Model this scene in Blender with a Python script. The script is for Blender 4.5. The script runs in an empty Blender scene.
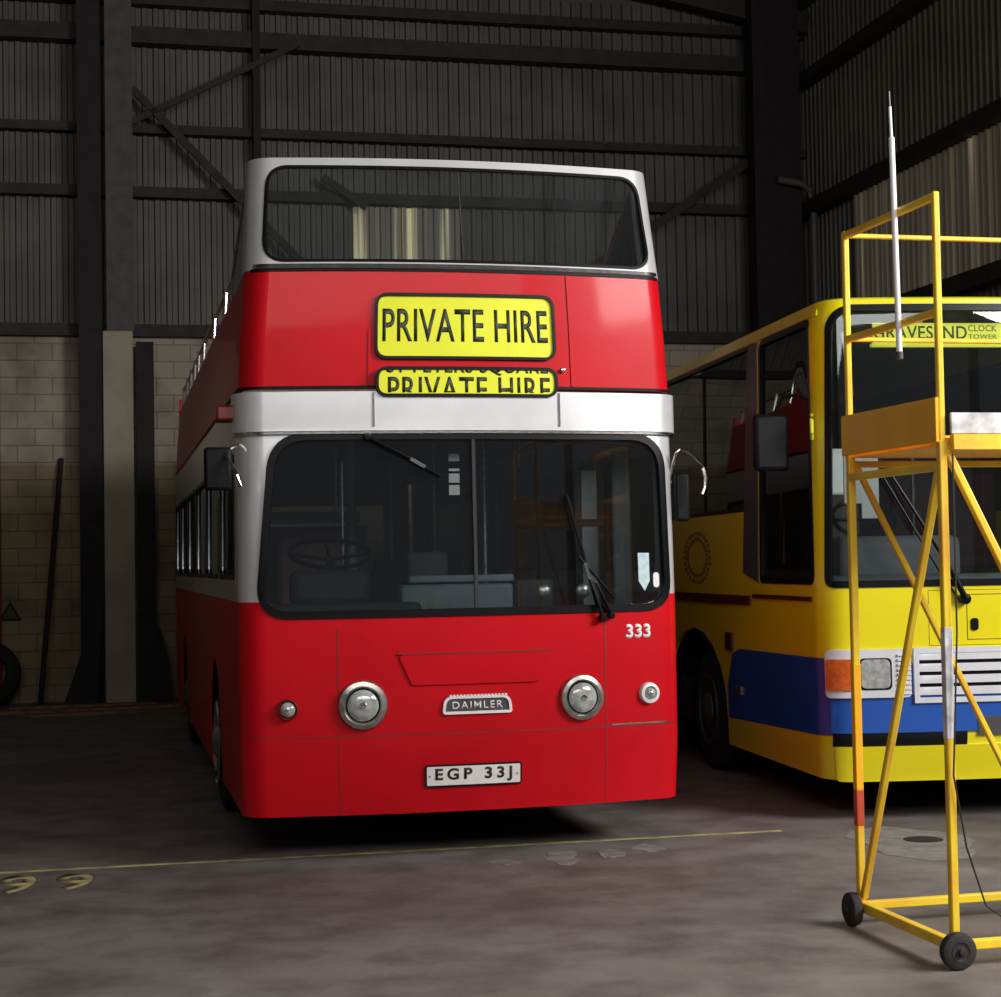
import bpy, bmesh, math, random
from mathutils import Vector, Matrix
R = math.radians
PI = math.pi
random.seed(7)
S = bpy.context.scene
COL = S.collection

# ------------------------------------------------------------ camera, world, light, exposure
F_PX = 1738.0
cam_d = bpy.data.cameras.new('camera')
cam_d.sensor_fit = 'HORIZONTAL'; cam_d.sensor_width = 36.0
cam_d.lens = 36.0 * F_PX / 1001.0
cam_d.clip_end = 200
cam = bpy.data.objects.new('camera', cam_d); COL.objects.link(cam)
cam.matrix_world = (Matrix.Translation((0, 0, 1.72)) @ Matrix.Rotation(PI/2 + math.atan(65/F_PX), 4, 'X')
                    @ Matrix.Rotation(-math.atan(0.0172), 4, 'Z'))
S.camera = cam
S.view_settings.view_transform = 'Standard'
S.view_settings.look = 'None'
S.view_settings.gamma = 1.0
S.view_settings.use_curve_mapping = False
S.view_settings.exposure = 0.0

w = bpy.data.worlds.new('overcast_sky'); S.world = w; w.use_nodes = True
w.node_tree.nodes['Background'].inputs[0].default_value = (0.80, 0.88, 1.0, 1)
w.node_tree.nodes['Background'].inputs[1].default_value = 0.12

YAW = R(12.8)                      # the hall runs along this direction
HALL = Matrix.Rotation(YAW, 4, 'Z')
def area(name, loc, rot, sx, sy, power, col):
    d = bpy.data.lights.new(name, 'AREA'); d.shape = 'RECTANGLE'; d.size = sx; d.size_y = sy
    d.energy = power; d.color = col
    o = bpy.data.objects.new(name, d); COL.objects.link(o)
    o.matrix_world = HALL @ Matrix.Translation(loc) @ rot
    return o
# two added area lights: key at an invented side opening, high fill behind camera
area('added_side_light', (10.3, 2.6, 6.5), Matrix.Rotation(R(66), 4, 'Z') @ Matrix.Rotation(R(74), 4, 'X'), 6.0, 2.8, 1800, (1.0, 0.975, 0.95))
area('added_high_fill', (1.5, -4.6, 7.4), Matrix.Rotation(R(68), 4, 'X'), 13, 3.2, 700, (1.0, 0.965, 0.92))

# ------------------------------------------------------------ materials
def nm(name):
    m = bpy.data.materials.new(name); m.use_nodes = True
    nt = m.node_tree
    return m, nt, nt.nodes['Principled BSDF']
def mat(name, col, rough=0.5, metal=0.0, var=0.12, scale=6.0, spec=0.5, coat=0.0, bump=0.0, bscale=40.0, emit=0.0, col2=None):
    m, nt, b = nm(name)
    N, L = nt.nodes, nt.links
    tc = N.new('ShaderNodeTexCoord')
    no = N.new('ShaderNodeTexNoise'); no.inputs['Scale'].default_value = scale; no.inputs['Detail'].default_value = 5
    L.new(tc.outputs['Object'], no.inputs['Vector'])
    mx = N.new('ShaderNodeMix'); mx.data_type = 'RGBA'
    c2 = col2 or tuple(c * (1 - var * 2) for c in col)
    mx.inputs[6].default_value = (*c2, 1); mx.inputs[7].default_value = (*col, 1)
    rp = N.new('ShaderNodeValToRGB'); rp.color_ramp.elements[0].position = 0.35; rp.color_ramp.elements[1].position = 0.62
    L.new(no.outputs[0], rp.inputs[0]); L.new(rp.outputs[0], mx.inputs[0]); L.new(mx.outputs[2], b.inputs['Base Color'])
    b.inputs['Roughness'].default_value = rough; b.inputs['Metallic'].default_value = metal
    b.inputs['Specular IOR Level'].default_value = spec
    b.inputs['Coat Weight'].default_value = coat; b.inputs['Coat Roughness'].default_value = 0.08
    if bump:
        n2 = N.new('ShaderNodeTexNoise'); n2.inputs['Scale'].default_value = bscale; n2.inputs['Detail'].default_value = 4
        L.new(tc.outputs['Object'], n2.inputs['Vector'])
        bp = N.new('ShaderNodeBump'); bp.inputs['Strength'].default_value = bump; bp.inputs['Distance'].default_value = 0.01
        L.new(n2.outputs[0], bp.inputs['Height']); L.new(bp.outputs[0], b.inputs['Normal'])
    if emit:
        L.new(mx.outputs[2], b.inputs['Emission Color']); b.inputs['Emission Strength'].default_value = emit
    return m
def glass(name, tint, rough=0.02, boost=1.0, dust=0.0):
    m = bpy.data.materials.new(name); m.use_nodes = True
    nt = m.node_tree; N, L = nt.nodes, nt.links
    N.remove(N['Principled BSDF'])
    tr = N.new('ShaderNodeBsdfTransparent'); tr.inputs[0].default_value = (*tint, 1)
    gl = N.new('ShaderNodeBsdfGlossy'); gl.inputs['Roughness'].default_value = rough
    gl.inputs['Color'].default_value = (0.9 * boost, 0.95 * boost, boost, 1)
    fr = N.new('ShaderNodeFresnel'); fr.inputs[0].default_value = 1.5
    mx = N.new('ShaderNodeMixShader')
    L.new(fr.outputs[0], mx.inputs[0]); L.new(tr.outputs[0], mx.inputs[1]); L.new(gl.outputs[0], mx.inputs[2])
    out = N['Material Output']
    if dust:
        df = N.new('ShaderNodeBsdfDiffuse'); df.inputs[0].default_value = (0.35, 0.36, 0.36, 1)
        m2 = N.new('ShaderNodeMixShader'); m2.inputs[0].default_value = dust
        L.new(mx.outputs[0], m2.inputs[1]); L.new(df.outputs[0], m2.inputs[2]); L.new(m2.outputs[0], out.inputs[0])
    else:
        L.new(mx.outputs[0], out.inputs[0])
    return m

M = {}
M['red'] = mat('red_paint', (0.56, 0.003, 0.010), 0.38, var=0.05, scale=2, spec=0.15, coat=0.14)
M['silver'] = mat('silver_paint', (0.80, 0.80, 0.82), 0.26, 0.45, var=0.06, scale=3, coat=0.4)
M['rubber'] = mat('black_rubber', (0.004, 0.004, 0.005), 0.35, scale=20, spec=0.2)
M['black'] = mat('black_paint', (0.006, 0.006, 0.007), 0.5, spec=0.15)
M['seam'] = mat('seam_sealant', (0.26, 0.003, 0.006), 0.6)
M['chrome'] = mat('chrome', (0.75, 0.74, 0.72), 0.16, 1.0, var=0.15, scale=30)
M['dullchrome'] = mat('dull_chrome', (0.50, 0.48, 0.45), 0.30, 0.9, var=0.2, scale=25)
M['lens'] = mat('headlamp_glass', (0.50, 0.52, 0.51), 0.12, 0.15, var=0.2, scale=25, coat=1.0)
M['blind'] = mat('yellow_blind', (0.78, 0.82, 0.012), 0.55, var=0.03, scale=4)
M['ink'] = mat('black_ink', (0.02, 0.025, 0.004), 0.6)
M['plate'] = mat('white_plate', (0.88, 0.85, 0.85), 0.4, var=0.06, scale=12)
M['white'] = mat('white_paint', (0.80, 0.79, 0.78), 0.4, var=0.04)
M['sticker'] = mat('pale_blue_sticker', (0.50, 0.66, 0.70), 0.5, var=0.12, scale=30)
M['glass'] = glass('clear_glass', (0.88, 0.92, 0.92), dust=0.010)
M['tint'] = glass('tinted_glass', (0.62, 0.64, 0.64), dust=0.012)
M['coachglass'] = glass('coach_side_glass', (0.16, 0.15, 0.16), dust=0.012)
M['tyre'] = mat('tyre_rubber', (0.014, 0.013, 0.013), 0.85, bump=0.4)
M['hub'] = mat('wheel_paint_grey', (0.10, 0.10, 0.105), 0.5, 0.4, var=0.25, scale=14)
M['chassis'] = mat('chassis_black', (0.006, 0.006, 0.006), 0.9)
M['floorcov'] = mat('dark_lino', (0.03, 0.03, 0.032), 0.6)
M['seat'] = mat('blue_grey_seat', (0.045, 0.055, 0.075), 0.8, var=0.3, scale=60)
M['greypanel'] = mat('grey_laminate', (0.16, 0.18, 0.20), 0.5, var=0.1)
M['interior'] = mat('dark_interior_trim', (0.022, 0.020, 0.022), 0.7)
M['maroon'] = mat('maroon_trim', (0.06, 0.012, 0.014), 0.7)
M['amber'] = mat('amber_lens', (0.75, 0.13, 0.012), 0.22, var=0.15, scale=30, coat=1.0)
M['redlens'] = mat('red_brown_lens', (0.20, 0.02, 0.012), 0.3)
M['yellow'] = mat('yellow_coach_paint', (0.80, 0.69, 0.006), 0.28, var=0.02, scale=2, coat=0.5)
M['yellowtrim'] = mat('lime_yellow_trim', (0.72, 0.72, 0.03), 0.3, var=0.05, coat=0.5)
M['blue'] = mat('blue_coach_paint', (0.010, 0.085, 0.42), 0.3, var=0.04, scale=2, coat=0.4)
M['mould'] = mat('dark_red_moulding', (0.09, 0.012, 0.012), 0.4)
M['grille'] = mat('white_grille', (0.68, 0.69, 0.74), 0.35, var=0.04)
M['dash'] = mat('grey_dash', (0.17, 0.175, 0.19), 0.6)
M['decal'] = mat('brown_decal', (0.30, 0.20, 0.02), 0.5)
M['coachgrey'] = mat('grey_pillar_trim', (0.07, 0.065, 0.07), 0.4)
M['board'] = mat('yellow_board', (0.90, 0.86, 0.08), 0.6, var=0.03, emit=0.42)  # glow added to brighten the shaded board
M['boardink'] = mat('dark_green_ink', (0.10, 0.12, 0.02), 0.6)
M['boardgrey'] = mat('olive_grey_ink', (0.30, 0.31, 0.08), 0.6)
M['tower'] = mat('yellow_tower_paint', (0.92, 0.68, 0.03), 0.42, var=0.1, scale=3.0, col2=(0.78, 0.42, 0.03), bump=0.15)
M['toe'] = mat('orange_toe_board', (0.95, 0.47, 0.006), 0.5, var=0.06, scale=3)
M['toewhite'] = mat('scuffed_white_board', (0.72, 0.72, 0.74), 0.5, var=0.22, scale=14)
M['redband'] = mat('red_orange_paint', (0.55, 0.07, 0.025), 0.5)
M['wheelb'] = mat('brown_black_rubber', (0.025, 0.020, 0.019), 0.8, bump=0.4)
M['girt'] = mat('dark_steel', (0.034, 0.030, 0.028), 0.75, var=0.2)
M['column'] = mat('brown_steel_column', (0.018, 0.014, 0.015), 0.8, var=0.2)
M['greycol'] = mat('grey_steel_column', (0.085, 0.08, 0.075), 0.7, var=0.15)
M['clad'] = mat('grey_corrugated_sheet', (0.115, 0.105, 0.092), 0.55, 0.0, var=0.2, scale=1.2)
M['cladside'] = mat('brown_corrugated_sheet', (0.13, 0.115, 0.095), 0.5, 0.0, var=0.15, scale=1.2)
M['roof'] = mat('dark_roof_sheet', (0.05, 0.045, 0.042), 0.7, var=0.3, scale=0.8)
M['pipe'] = mat('grey_pipe', (0.10, 0.095, 0.09), 0.5)
M['wood'] = mat('red_brown_timber', (0.26, 0.13, 0.08), 0.8, var=0.25, scale=5)
M['darkboard'] = mat('dark_board', (0.016, 0.012, 0.013), 0.8, var=0.2)
M['pier'] = mat('painted_pier', (0.38, 0.335, 0.24), 0.85, var=0.1, scale=2.0, bump=0.2)
M['line'] = mat('worn_yellow_line', (0.50, 0.46, 0.18), 0.7, var=0.25, scale=7)
M['mark'] = mat('worn_yellow_lettering', (0.38, 0.33, 0.14), 0.7, var=0.2, scale=12)
M['pale'] = mat('pale_worn_paint', (0.26, 0.25, 0.22), 0.7, var=0.2, scale=12)
M['patch'] = mat('pale_mortar', (0.25, 0.235, 0.22), 0.9, var=0.15, scale=9)
M['iron'] = mat('cast_iron', (0.012, 0.012, 0.012), 0.7)
M['cable'] = mat('cable', (0.02, 0.015, 0.014), 0.6)
M['sign'] = mat('faded_sign', (0.05, 0.045, 0.02), 0.7)
M['polewhite'] = mat('white_fibreglass', (0.88, 0.86, 0.90), 0.35, var=0.03)
M['grp0'] = mat('translucent_roof_sheet', (0.40, 0.34, 0.22), 0.4, var=0.0, col2=(0.10, 0.085, 0.055), scale=3.0, emit=0.14)
M['redpipe'] = mat('red_pipe', (0.25, 0.02, 0.02), 0.5)

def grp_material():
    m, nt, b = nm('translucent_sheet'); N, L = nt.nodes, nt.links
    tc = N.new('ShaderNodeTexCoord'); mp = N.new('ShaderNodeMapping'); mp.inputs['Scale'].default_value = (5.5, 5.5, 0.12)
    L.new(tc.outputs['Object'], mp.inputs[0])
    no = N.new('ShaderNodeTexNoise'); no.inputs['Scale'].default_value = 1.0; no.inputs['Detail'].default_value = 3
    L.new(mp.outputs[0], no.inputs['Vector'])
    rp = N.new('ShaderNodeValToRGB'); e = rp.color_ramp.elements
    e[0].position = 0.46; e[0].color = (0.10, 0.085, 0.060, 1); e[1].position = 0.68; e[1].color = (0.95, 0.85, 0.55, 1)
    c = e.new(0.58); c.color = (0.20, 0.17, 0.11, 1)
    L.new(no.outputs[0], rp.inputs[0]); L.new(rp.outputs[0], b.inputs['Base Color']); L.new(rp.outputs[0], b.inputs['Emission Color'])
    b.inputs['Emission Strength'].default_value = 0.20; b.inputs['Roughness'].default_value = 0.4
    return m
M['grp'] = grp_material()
def floor_material():
    m, nt, b = nm('stained_concrete'); N, L = nt.nodes, nt.links
    tc = N.new('ShaderNodeTexCoord')
    def noise(sc, det=6, ro=0.6):
        n = N.new('ShaderNodeTexNoise'); n.inputs['Scale'].default_value = sc; n.inputs['Detail'].default_value = det
        n.inputs['Roughness'].default_value = ro; L.new(tc.outputs['Object'], n.inputs['Vector']); return n
    n1 = noise(0.55, 8, 0.65); n2 = noise(2.6); n3 = noise(60, 3)
    r1 = N.new('ShaderNodeValToRGB'); e = r1.color_ramp.elements
    e[0].position = 0.36; e[0].color = (0.142, 0.120, 0.108, 1); e[1].position = 0.66; e[1].color = (0.222, 0.198, 0.184, 1)
    L.new(n1.outputs[0], r1.inputs[0])
    r2 = N.new('ShaderNodeValToRGB'); e = r2.color_ramp.elements
    e[0].position = 0.30; e[0].color = (0.55, 0.52, 0.52, 1); e[1].position = 0.58; e[1].color = (1, 1, 1, 1)
    L.new(n2.outputs[0], r2.inputs[0])
    mx = N.new('ShaderNodeMix'); mx.data_type = 'RGBA'; mx.blend_type = 'MULTIPLY'; mx.inputs[0].default_value = 1.0
    L.new(r1.outputs[0], mx.inputs[6]); L.new(r2.outputs[0], mx.inputs[7]); L.new(mx.outputs[2], b.inputs['Base Color'])
    r3 = N.new('ShaderNodeMapRange'); r3.inputs[3].default_value = 0.62; r3.inputs[4].default_value = 0.85
    L.new(n2.outputs[0], r3.inputs[0]); L.new(r3.outputs[0], b.inputs['Roughness'])
    bp = N.new('ShaderNodeBump'); bp.inputs['Strength'].default_value = 0.25; bp.inputs['Distance'].default_value = 0.004
    L.new(n3.outputs[0], bp.inputs['Height']); L.new(bp.outputs[0], b.inputs['Normal'])
    return m
M['floor'] = floor_material()

def block_material():
    m, nt, b = nm('painted_blockwork'); N, L = nt.nodes, nt.links
    tc = N.new('ShaderNodeTexCoord'); sp = N.new('ShaderNodeSeparateXYZ'); cb = N.new('ShaderNodeCombineXYZ')
    L.new(tc.outputs['Object'], sp.inputs[0]); L.new(sp.outputs['X'], cb.inputs['X']); L.new(sp.outputs['Z'], cb.inputs['Y'])
    br = N.new('ShaderNodeTexBrick'); br.inputs['Scale'].default_value = 1.0
    br.inputs['Brick Width'].default_value = 0.45; br.inputs['Row Height'].default_value = 0.225
    br.inputs['Mortar Size'].default_value = 0.008; br.inputs['Bias'].default_value = 0.0
    br.inputs['Color1'].default_value = (0.42, 0.365, 0.285, 1); br.inputs['Color2'].default_value = (0.36, 0.315, 0.25, 1)
    br.inputs['Mortar'].default_value = (0.22, 0.19, 0.15, 1)
    L.new(cb.outputs[0], br.inputs['Vector'])
    # a dado of duller ochre paint up to 3.1 m
    mr = N.new('ShaderNodeMapRange'); mr.inputs[1].default_value = 3.10; mr.inputs[2].default_value = 3.14
    L.new(sp.outputs['Z'], mr.inputs[0])
    mx = N.new('ShaderNodeMix'); mx.data_type = 'RGBA'; mx.blend_type = 'MULTIPLY'; mx.inputs[0].default_value = 1.0
    rp = N.new('ShaderNodeValToRGB'); e = rp.color_ramp.elements
    e[0].color = (0.68, 0.62, 0.44, 1); e[1].color = (1, 1, 1, 1)
    L.new(mr.outputs[0], rp.inputs[0]); L.new(br.outputs[0], mx.inputs[6]); L.new(rp.outputs[0], mx.inputs[7])
    no = N.new('ShaderNodeTexNoise'); no.inputs['Scale'].default_value = 1.4; no.inputs['Detail'].default_value = 6
    L.new(tc.outputs['Object'], no.inputs['Vector'])
    r2 = N.new('ShaderNodeValToRGB'); e = r2.color_ramp.elements
    e[0].position = 0.32; e[0].color = (0.55, 0.52, 0.50, 1); e[1].position = 0.55; e[1].color = (1, 1, 1, 1)
    L.new(no.outputs[0], r2.inputs[0])
    m2 = N.new('ShaderNodeMix'); m2.data_type = 'RGBA'; m2.blend_type = 'MULTIPLY'; m2.inputs[0].default_value = 1.0
    L.new(mx.outputs[2], m2.inputs[6]); L.new(r2.outputs[0], m2.inputs[7]); L.new(m2.outputs[2], b.inputs['Base Color'])
    b.inputs['Roughness'].default_value = 0.85
    bp = N.new('ShaderNodeBump'); bp.inputs['Strength'].default_value = 0.5; bp.inputs['Distance'].default_value = 0.01
    L.new(br.outputs['Fac'], bp.inputs['Height']); bp.invert = True; L.new(bp.outputs[0], b.inputs['Normal'])
    return m
M['block'] = block_material()

# ------------------------------------------------------------ helpers
def tag(o, label=None, cat=None, group=None, kind=None):
    if label: o['label'] = label
    if cat: o['category'] = cat
    if group: o['group'] = group
    if kind: o['kind'] = kind
    return o
def empty(name, mw=None, **kw):
    o = bpy.data.objects.new(name, None); COL.objects.link(o); o.empty_display_size = 0.2
    if mw is not None: o.matrix_world = mw
    return tag(o, **kw)
def mesh_obj(name, bm, m, parent=None, smooth=0.6, bevel=0.0, mw=None):
    bmesh.ops.recalc_face_normals(bm, faces=bm.faces)
    me = bpy.data.meshes.new(name); bm.to_mesh(me); bm.free()
    me.materials.append(M[m])
    if smooth:
        me.shade_smooth(); me.set_sharp_from_angle(angle=smooth)
    o = bpy.data.objects.new(name, me); COL.objects.link(o)
    if parent is not None: o.parent = parent
    elif mw is not None: o.matrix_world = mw
    if bevel:
        md = o.modifiers.new('bevel', 'BEVEL'); md.width = bevel; md.segments = 2; md.limit_method = 'ANGLE'
    return o
class MB:
    def __init__(s): s.bm = bmesh.new()
    def box(s, x0, x1, y0, y1, z0, z1, mx=None):
        vs = [s.bm.verts.new((x, y, z)) for x in (x0, x1) for y in (y0, y1) for z in (z0, z1)]
        if mx is not None:
            for v in vs: v.co = mx @ v.co
        for f in ((0, 1, 3, 2), (4, 6, 7, 5), (0, 4, 5, 1), (2, 3, 7, 6), (0, 2, 6, 4), (1, 5, 7, 3)):
            s.bm.faces.new([vs[i] for i in f])
        return s
    def bar(s, a, b, w=0.04, h=None, up=(0, 0, 1)):
        a, b = Vector(a), Vector(b); h = h or w
        d = (b - a); L = d.length; d.normalize()
        u = Vector(up)
        if abs(d.dot(u)) > 0.98: u = Vector((0, 1, 0))
        x = d.cross(u).normalized(); z = x.cross(d)
        mx = Matrix((( x.x, d.x, z.x, a.x), (x.y, d.y, z.y, a.y), (x.z, d.z, z.z, a.z), (0, 0, 0, 1)))
        return s.box(-w/2, w/2, 0, L, -h/2, h/2, mx)
    def tube(s, pts, r, n=10, closed=False):
        P = [Vector(p) for p in pts]; rings = []; k = len(P)
        rr = r if isinstance(r, (list, tuple)) else [r] * k
        for i in range(k):
            if closed: t = P[(i+1) % k] - P[i-1]
            else: t = P[min(i+1, k-1)] - P[max(i-1, 0)]
            t.normalize()
            u = Vector((0, 0, 1)) if abs(t.z) < 0.9 else Vector((0, 1, 0))
            a = t.cross(u).normalized(); b = a.cross(t)
            rings.append([s.bm.verts.new(P[i] + rr[i] * (math.cos(q) * a + math.sin(q) * b)) for q in [2*PI*j/n for j in range(n)]])
        for i in range(k if closed else k - 1):
            A, B = rings[i], rings[(i+1) % k]
            for j in range(n): s.bm.faces.new((A[j], A[(j+1) % n], B[(j+1) % n], B[j]))
        if not closed:
            s.bm.faces.new(rings[0]); s.bm.faces.new(rings[-1][::-1])
        return s
    def lathe(s, prof, org, axis, n=32, cap=True):
        ax = Vector(axis).normalized(); u = Vector((0, 0, 1)) if abs(ax.z) < 0.9 else Vector((1, 0, 0))
        a = ax.cross(u).normalized(); b = ax.cross(a); org = Vector(org); rings = []
        for r, h in prof:
            if r < 1e-5: rings.append([s.bm.verts.new(org + ax * h)])
            else: rings.append([s.bm.verts.new(org + ax * h + r * (math.cos(q) * a + math.sin(q) * b)) for q in [2*PI*j/n for j in range(n)]])
        for A, B in zip(rings, rings[1:]):
            if len(A) == 1 and len(B) == 1: continue
            for j in range(n):
                k = (j+1) % n
                if len(A) == 1: s.bm.faces.new((A[0], B[j], B[k]))
                elif len(B) == 1: s.bm.faces.new((A[j], A[k], B[0]))
                else: s.bm.faces.new((A[j], A[k], B[k], B[j]))
        if cap:
            for rg in (rings[0], rings[-1]):
                if len(rg) > 1: s.bm.faces.new(rg)
        return s
    def build(s, name, m, parent=None, **k): return mesh_obj(name, s.bm, m, parent, **k)

def rounded(pts, rad, n=6):
    """polygon with rounded corners; rad one value or one per corner"""
    k = len(pts); out = []
    rr = rad if isinstance(rad, (list, tuple)) else [rad] * k
    for i in range(k):
        p = Vector(pts[i]); a = Vector(pts[i-1]) - p; b = Vector(pts[(i+1) % k]) - p
        r = rr[i]
        if r <= 0: out.append((p.x, p.y)); continue
        la, lb = a.length, b.length; a.normalize(); b.normalize()
        ang = a.angle(b); t = min(r / math.tan(ang / 2), la * 0.49, lb * 0.49)
        q0, q2 = p + a * t, p + b * t
        for j in range(n + 1):
            u = j / n
            # quadratic arc blended towards a circle
            q = (1-u)**2 * q0 + 2*u*(1-u) * (p * 0.9 + (q0 + q2) * 0.05) + u*u * q2
            out.append((q.x, q.y))
    return out
def inset(pts, d):
    k = len(pts); out = []
    ar = sum(pts[i-1][0]*pts[i][1] - pts[i][0]*pts[i-1][1] for i in range(k))
    sg = 1 if ar > 0 else -1
    for i in range(k):
        p = Vector(pts[i]); a = (p - Vector(pts[i-1])); b = (Vector(pts[(i+1) % k]) - p)
        if a.length < 1e-6: a = b
        if b.length < 1e-6: b = a
        a.normalize(); b.normalize()
        n1 = Vector((-a.y, a.x)); n2 = Vector((-b.y, b.x)); nn = n1 + n2
        nn = nn / max(0.5, nn.length_squared / 2)
        q = p + nn * d * sg; out.append((q.x, q.y))
    return out
def rect(x0, x1, z0, z1): return [(x0, z0), (x1, z0), (x1, z1), (x0, z1)]
def lerp_table(T, z):
    if z <= T[0][0]: return T[0][1]
    for (a, va), (b, vb) in zip(T, T[1:]):
        if z <= b: return va + (vb - va) * (z - a) / (b - a)
    return T[-1][1]

class Shell:
    """vehicle skin: s runs round the front from the centre line, z is height, n sticks out of the skin"""
    def __init__(sh, w, r, bow, width, rake):
        sh.w, sh.bow, sh.width, sh.rake = w, bow, width, rake
        T = []; x0 = w - r; s = 0; px = 0; py = -bow
        K = 24
        for i in range(K + 1):
            x = x0 * i / K; y = -bow * (1 - (x / w)**2)
            s += math.hypot(x - px, y - py); px, py = x, y
            T.append((s, x, y, math.atan(2 * bow * x / w**2)))
        t0 = T[-1][3]; rr = (w - x0) / (1 - math.sin(t0)); y0 = py
        for i in range(1, 13):
            th = t0 + (PI/2 - t0) * i / 12
            x = x0 + rr * (math.sin(th) - math.sin(t0)); y = y0 + rr * (math.cos(t0) - math.cos(th))
            s += math.hypot(x - px, y - py); px, py = x, y
            T.append((s, x, y, th))
        sh.T = T; sh.sc = s; sh.yc = py; sh.s0 = T[K][0]
    def sy(sh, y): return sh.sc + y - sh.yc
    def pt(sh, s, z, n=0.0):
        sg = 1 if s >= 0 else -1; a = abs(s)
        if a >= sh.sc: x, y, th = sh.w, sh.yc + a - sh.sc, PI/2
        else:
            T = sh.T
            for i in range(len(T) - 1):
                if a <= T[i+1][0]: break
            u = (a - T[i][0]) / (T[i+1][0] - T[i][0])
            x, y, th = [T[i][k] + (T[i+1][k] - T[i][k]) * u for k in (1, 2, 3)]
        x += n * math.sin(th); y -= n * math.cos(th)
        x *= lerp_table(sh.width, z) / sh.w
        y += lerp_table(sh.rake, z) * max(0.0, min(1.0, 1 - (y + sh.bow) / 1.2))
        return Vector((sg * x, y, z))
    def cuts(sh):
        a = [0.15 * i for i in range(0, int(sh.s0 / 0.15) + 1)] + [sh.s0 + (sh.sc - sh.s0) * i / 8 for i in range(9)]
        a += [sh.sc + 0.3, sh.sc + 0.6, sh.sc + 1.0, sh.sc + 1.4]
        return sorted(set([round(v, 4) for v in a] + [round(-v, 4) for v in a]))
    def solid(sh, bm, n0, n1, dense=True):
        if dense:
            lo = min(v.co.x for v in bm.verts); hi = max(v.co.x for v in bm.verts)
            zl = min(v.co.y for v in bm.verts); zh = max(v.co.y for v in bm.verts)
            for c in sh.cuts():
                if lo + 1e-4 < c < hi - 1e-4:
                    bmesh.ops.bisect_plane(bm, geom=bm.verts[:] + bm.edges[:] + bm.faces[:], plane_co=(c, 0, 0), plane_no=(1, 0, 0))
            for c in sorted(set([a for a, _ in sh.rake] + [a for a, _ in sh.width])):
                if zl + 1e-3 < c < zh - 1e-3:
                    bmesh.ops.bisect_plane(bm, geom=bm.verts[:] + bm.edges[:] + bm.faces[:], plane_co=(0, c, 0), plane_no=(0, 1, 0))
        fl = [(v, v.co.copy()) for v in bm.verts]
        r = bmesh.ops.extrude_face_region(bm, geom=bm.faces[:])
        new = [g for g in r['geom'] if isinstance(g, bmesh.types.BMVert)]
        for v in new: v.co = sh.pt(v.co.x, v.co.y, n1)
        ns = set(new)
        for v, c in fl:
            if v.is_valid and v not in ns: v.co = sh.pt(c.x, c.y, n0)
    def panel(sh, name, outer, m, parent, holes=(), n0=-0.02, n1=0.0, **k):
        bm = flat(outer, holes); sh.solid(bm, n0, n1)
        return mesh_obj(name, bm, m, parent, **k)
    def ring(sh, name, outer, d, m, parent, n0=-0.01, n1=0.01, **k):
        return sh.panel(name, outer, m, parent, [inset(outer, d)], n0, n1, **k)

def flat(outer, holes=()):
    bm = bmesh.new(); es = []
    for loop in [outer] + list(holes):
        vs = [bm.verts.new((p[0], p[1], 0)) for p in loop]
        for i in range(len(vs)): es.append(bm.edges.new((vs[i-1], vs[i])))
    bmesh.ops.triangle_fill(bm, use_beauty=True, use_dissolve=False, edges=es)
    return bm
def text_bm(txt, width, height, x0, z0, space=1.0, weight=0.0):
    """flat lettering filling the box at (x0, z0) of the given width and height"""
    cu = bpy.data.curves.new('txt', 'FONT'); cu.body = txt; cu.size = 1; cu.space_character = space; cu.offset = weight
    cu.resolution_u = 4
    ob = bpy.data.objects.new('txt', cu)
    me = bpy.data.meshes.new_from_object(ob)
    bm = bmesh.new(); bm.from_mesh(me)
    bpy.data.objects.remove(ob); bpy.data.curves.remove(cu); bpy.data.meshes.remove(me)
    bmesh.ops.remove_doubles(bm, verts=bm.verts, dist=1e-5)
    xs = [v.co.x for v in bm.verts]; ys = [v.co.y for v in bm.verts]
    a, b, c, d = min(xs), max(xs), min(ys), max(ys)
    for v in bm.verts:
        v.co.x = x0 + (v.co.x - a) / (b - a) * width
        v.co.y = z0 + (v.co.y - c) / (d - c) * height
        v.co.z = 0
    return bm
def clip_z(bm, z, above):
    bmesh.ops.bisect_plane(bm, geom=bm.verts[:] + bm.edges[:] + bm.faces[:], plane_co=(0, z, 0), plane_no=(0, 1, 0),
                           clear_outer=above, clear_inner=not above)
    return bm
def words(bm, gap=0.028):
    # one mesh for each word
    seen, isl = set(), []
    for v in bm.verts:
        if v in seen: continue
        st, grp = [v], []
        seen.add(v)
        while st:
            a_ = st.pop(); grp.append(a_)
            for e_ in a_.link_edges:
                b_ = e_.other_vert(a_)
                if b_ not in seen: seen.add(b_); st.append(b_)
        isl.append((min(q.co.x for q in grp), max(q.co.x for q in grp), [q.index for q in grp]))
    bm.verts.index_update(); isl.sort(key=lambda t: t[0]); out, hi = [], None
    for a_, b_, g_ in isl:
        if hi is None or a_ - hi > gap: out.append([])
        out[-1].append((a_, b_)); hi = b_ if hi is None else max(hi, b_)
    res = []
    for grp in out:
        lo, hi = min(a_ for a_, _ in grp) - 1e-4, max(b_ for _, b_ in grp) + 1e-4
        c = bm.copy(); bmesh.ops.delete(c, geom=[v for v in c.verts if not lo <= v.co.x <= hi], context='VERTS'); res.append(c)
    bm.free(); return res
def shell_text(sh, name, bm, m, parent, n0, n1, gap=0.028):
    for b_ in words(bm, gap):
        sh.solid(b_, n0, n1, dense=False); o = mesh_obj(name, b_, m, parent, smooth=0)
    return o
def copy_tree(o, parent=None):
    c = o.copy(); COL.objects.link(c)
    if parent is not None: c.parent = parent
    for ch in o.children: copy_tree(ch, c)
    return c

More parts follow.
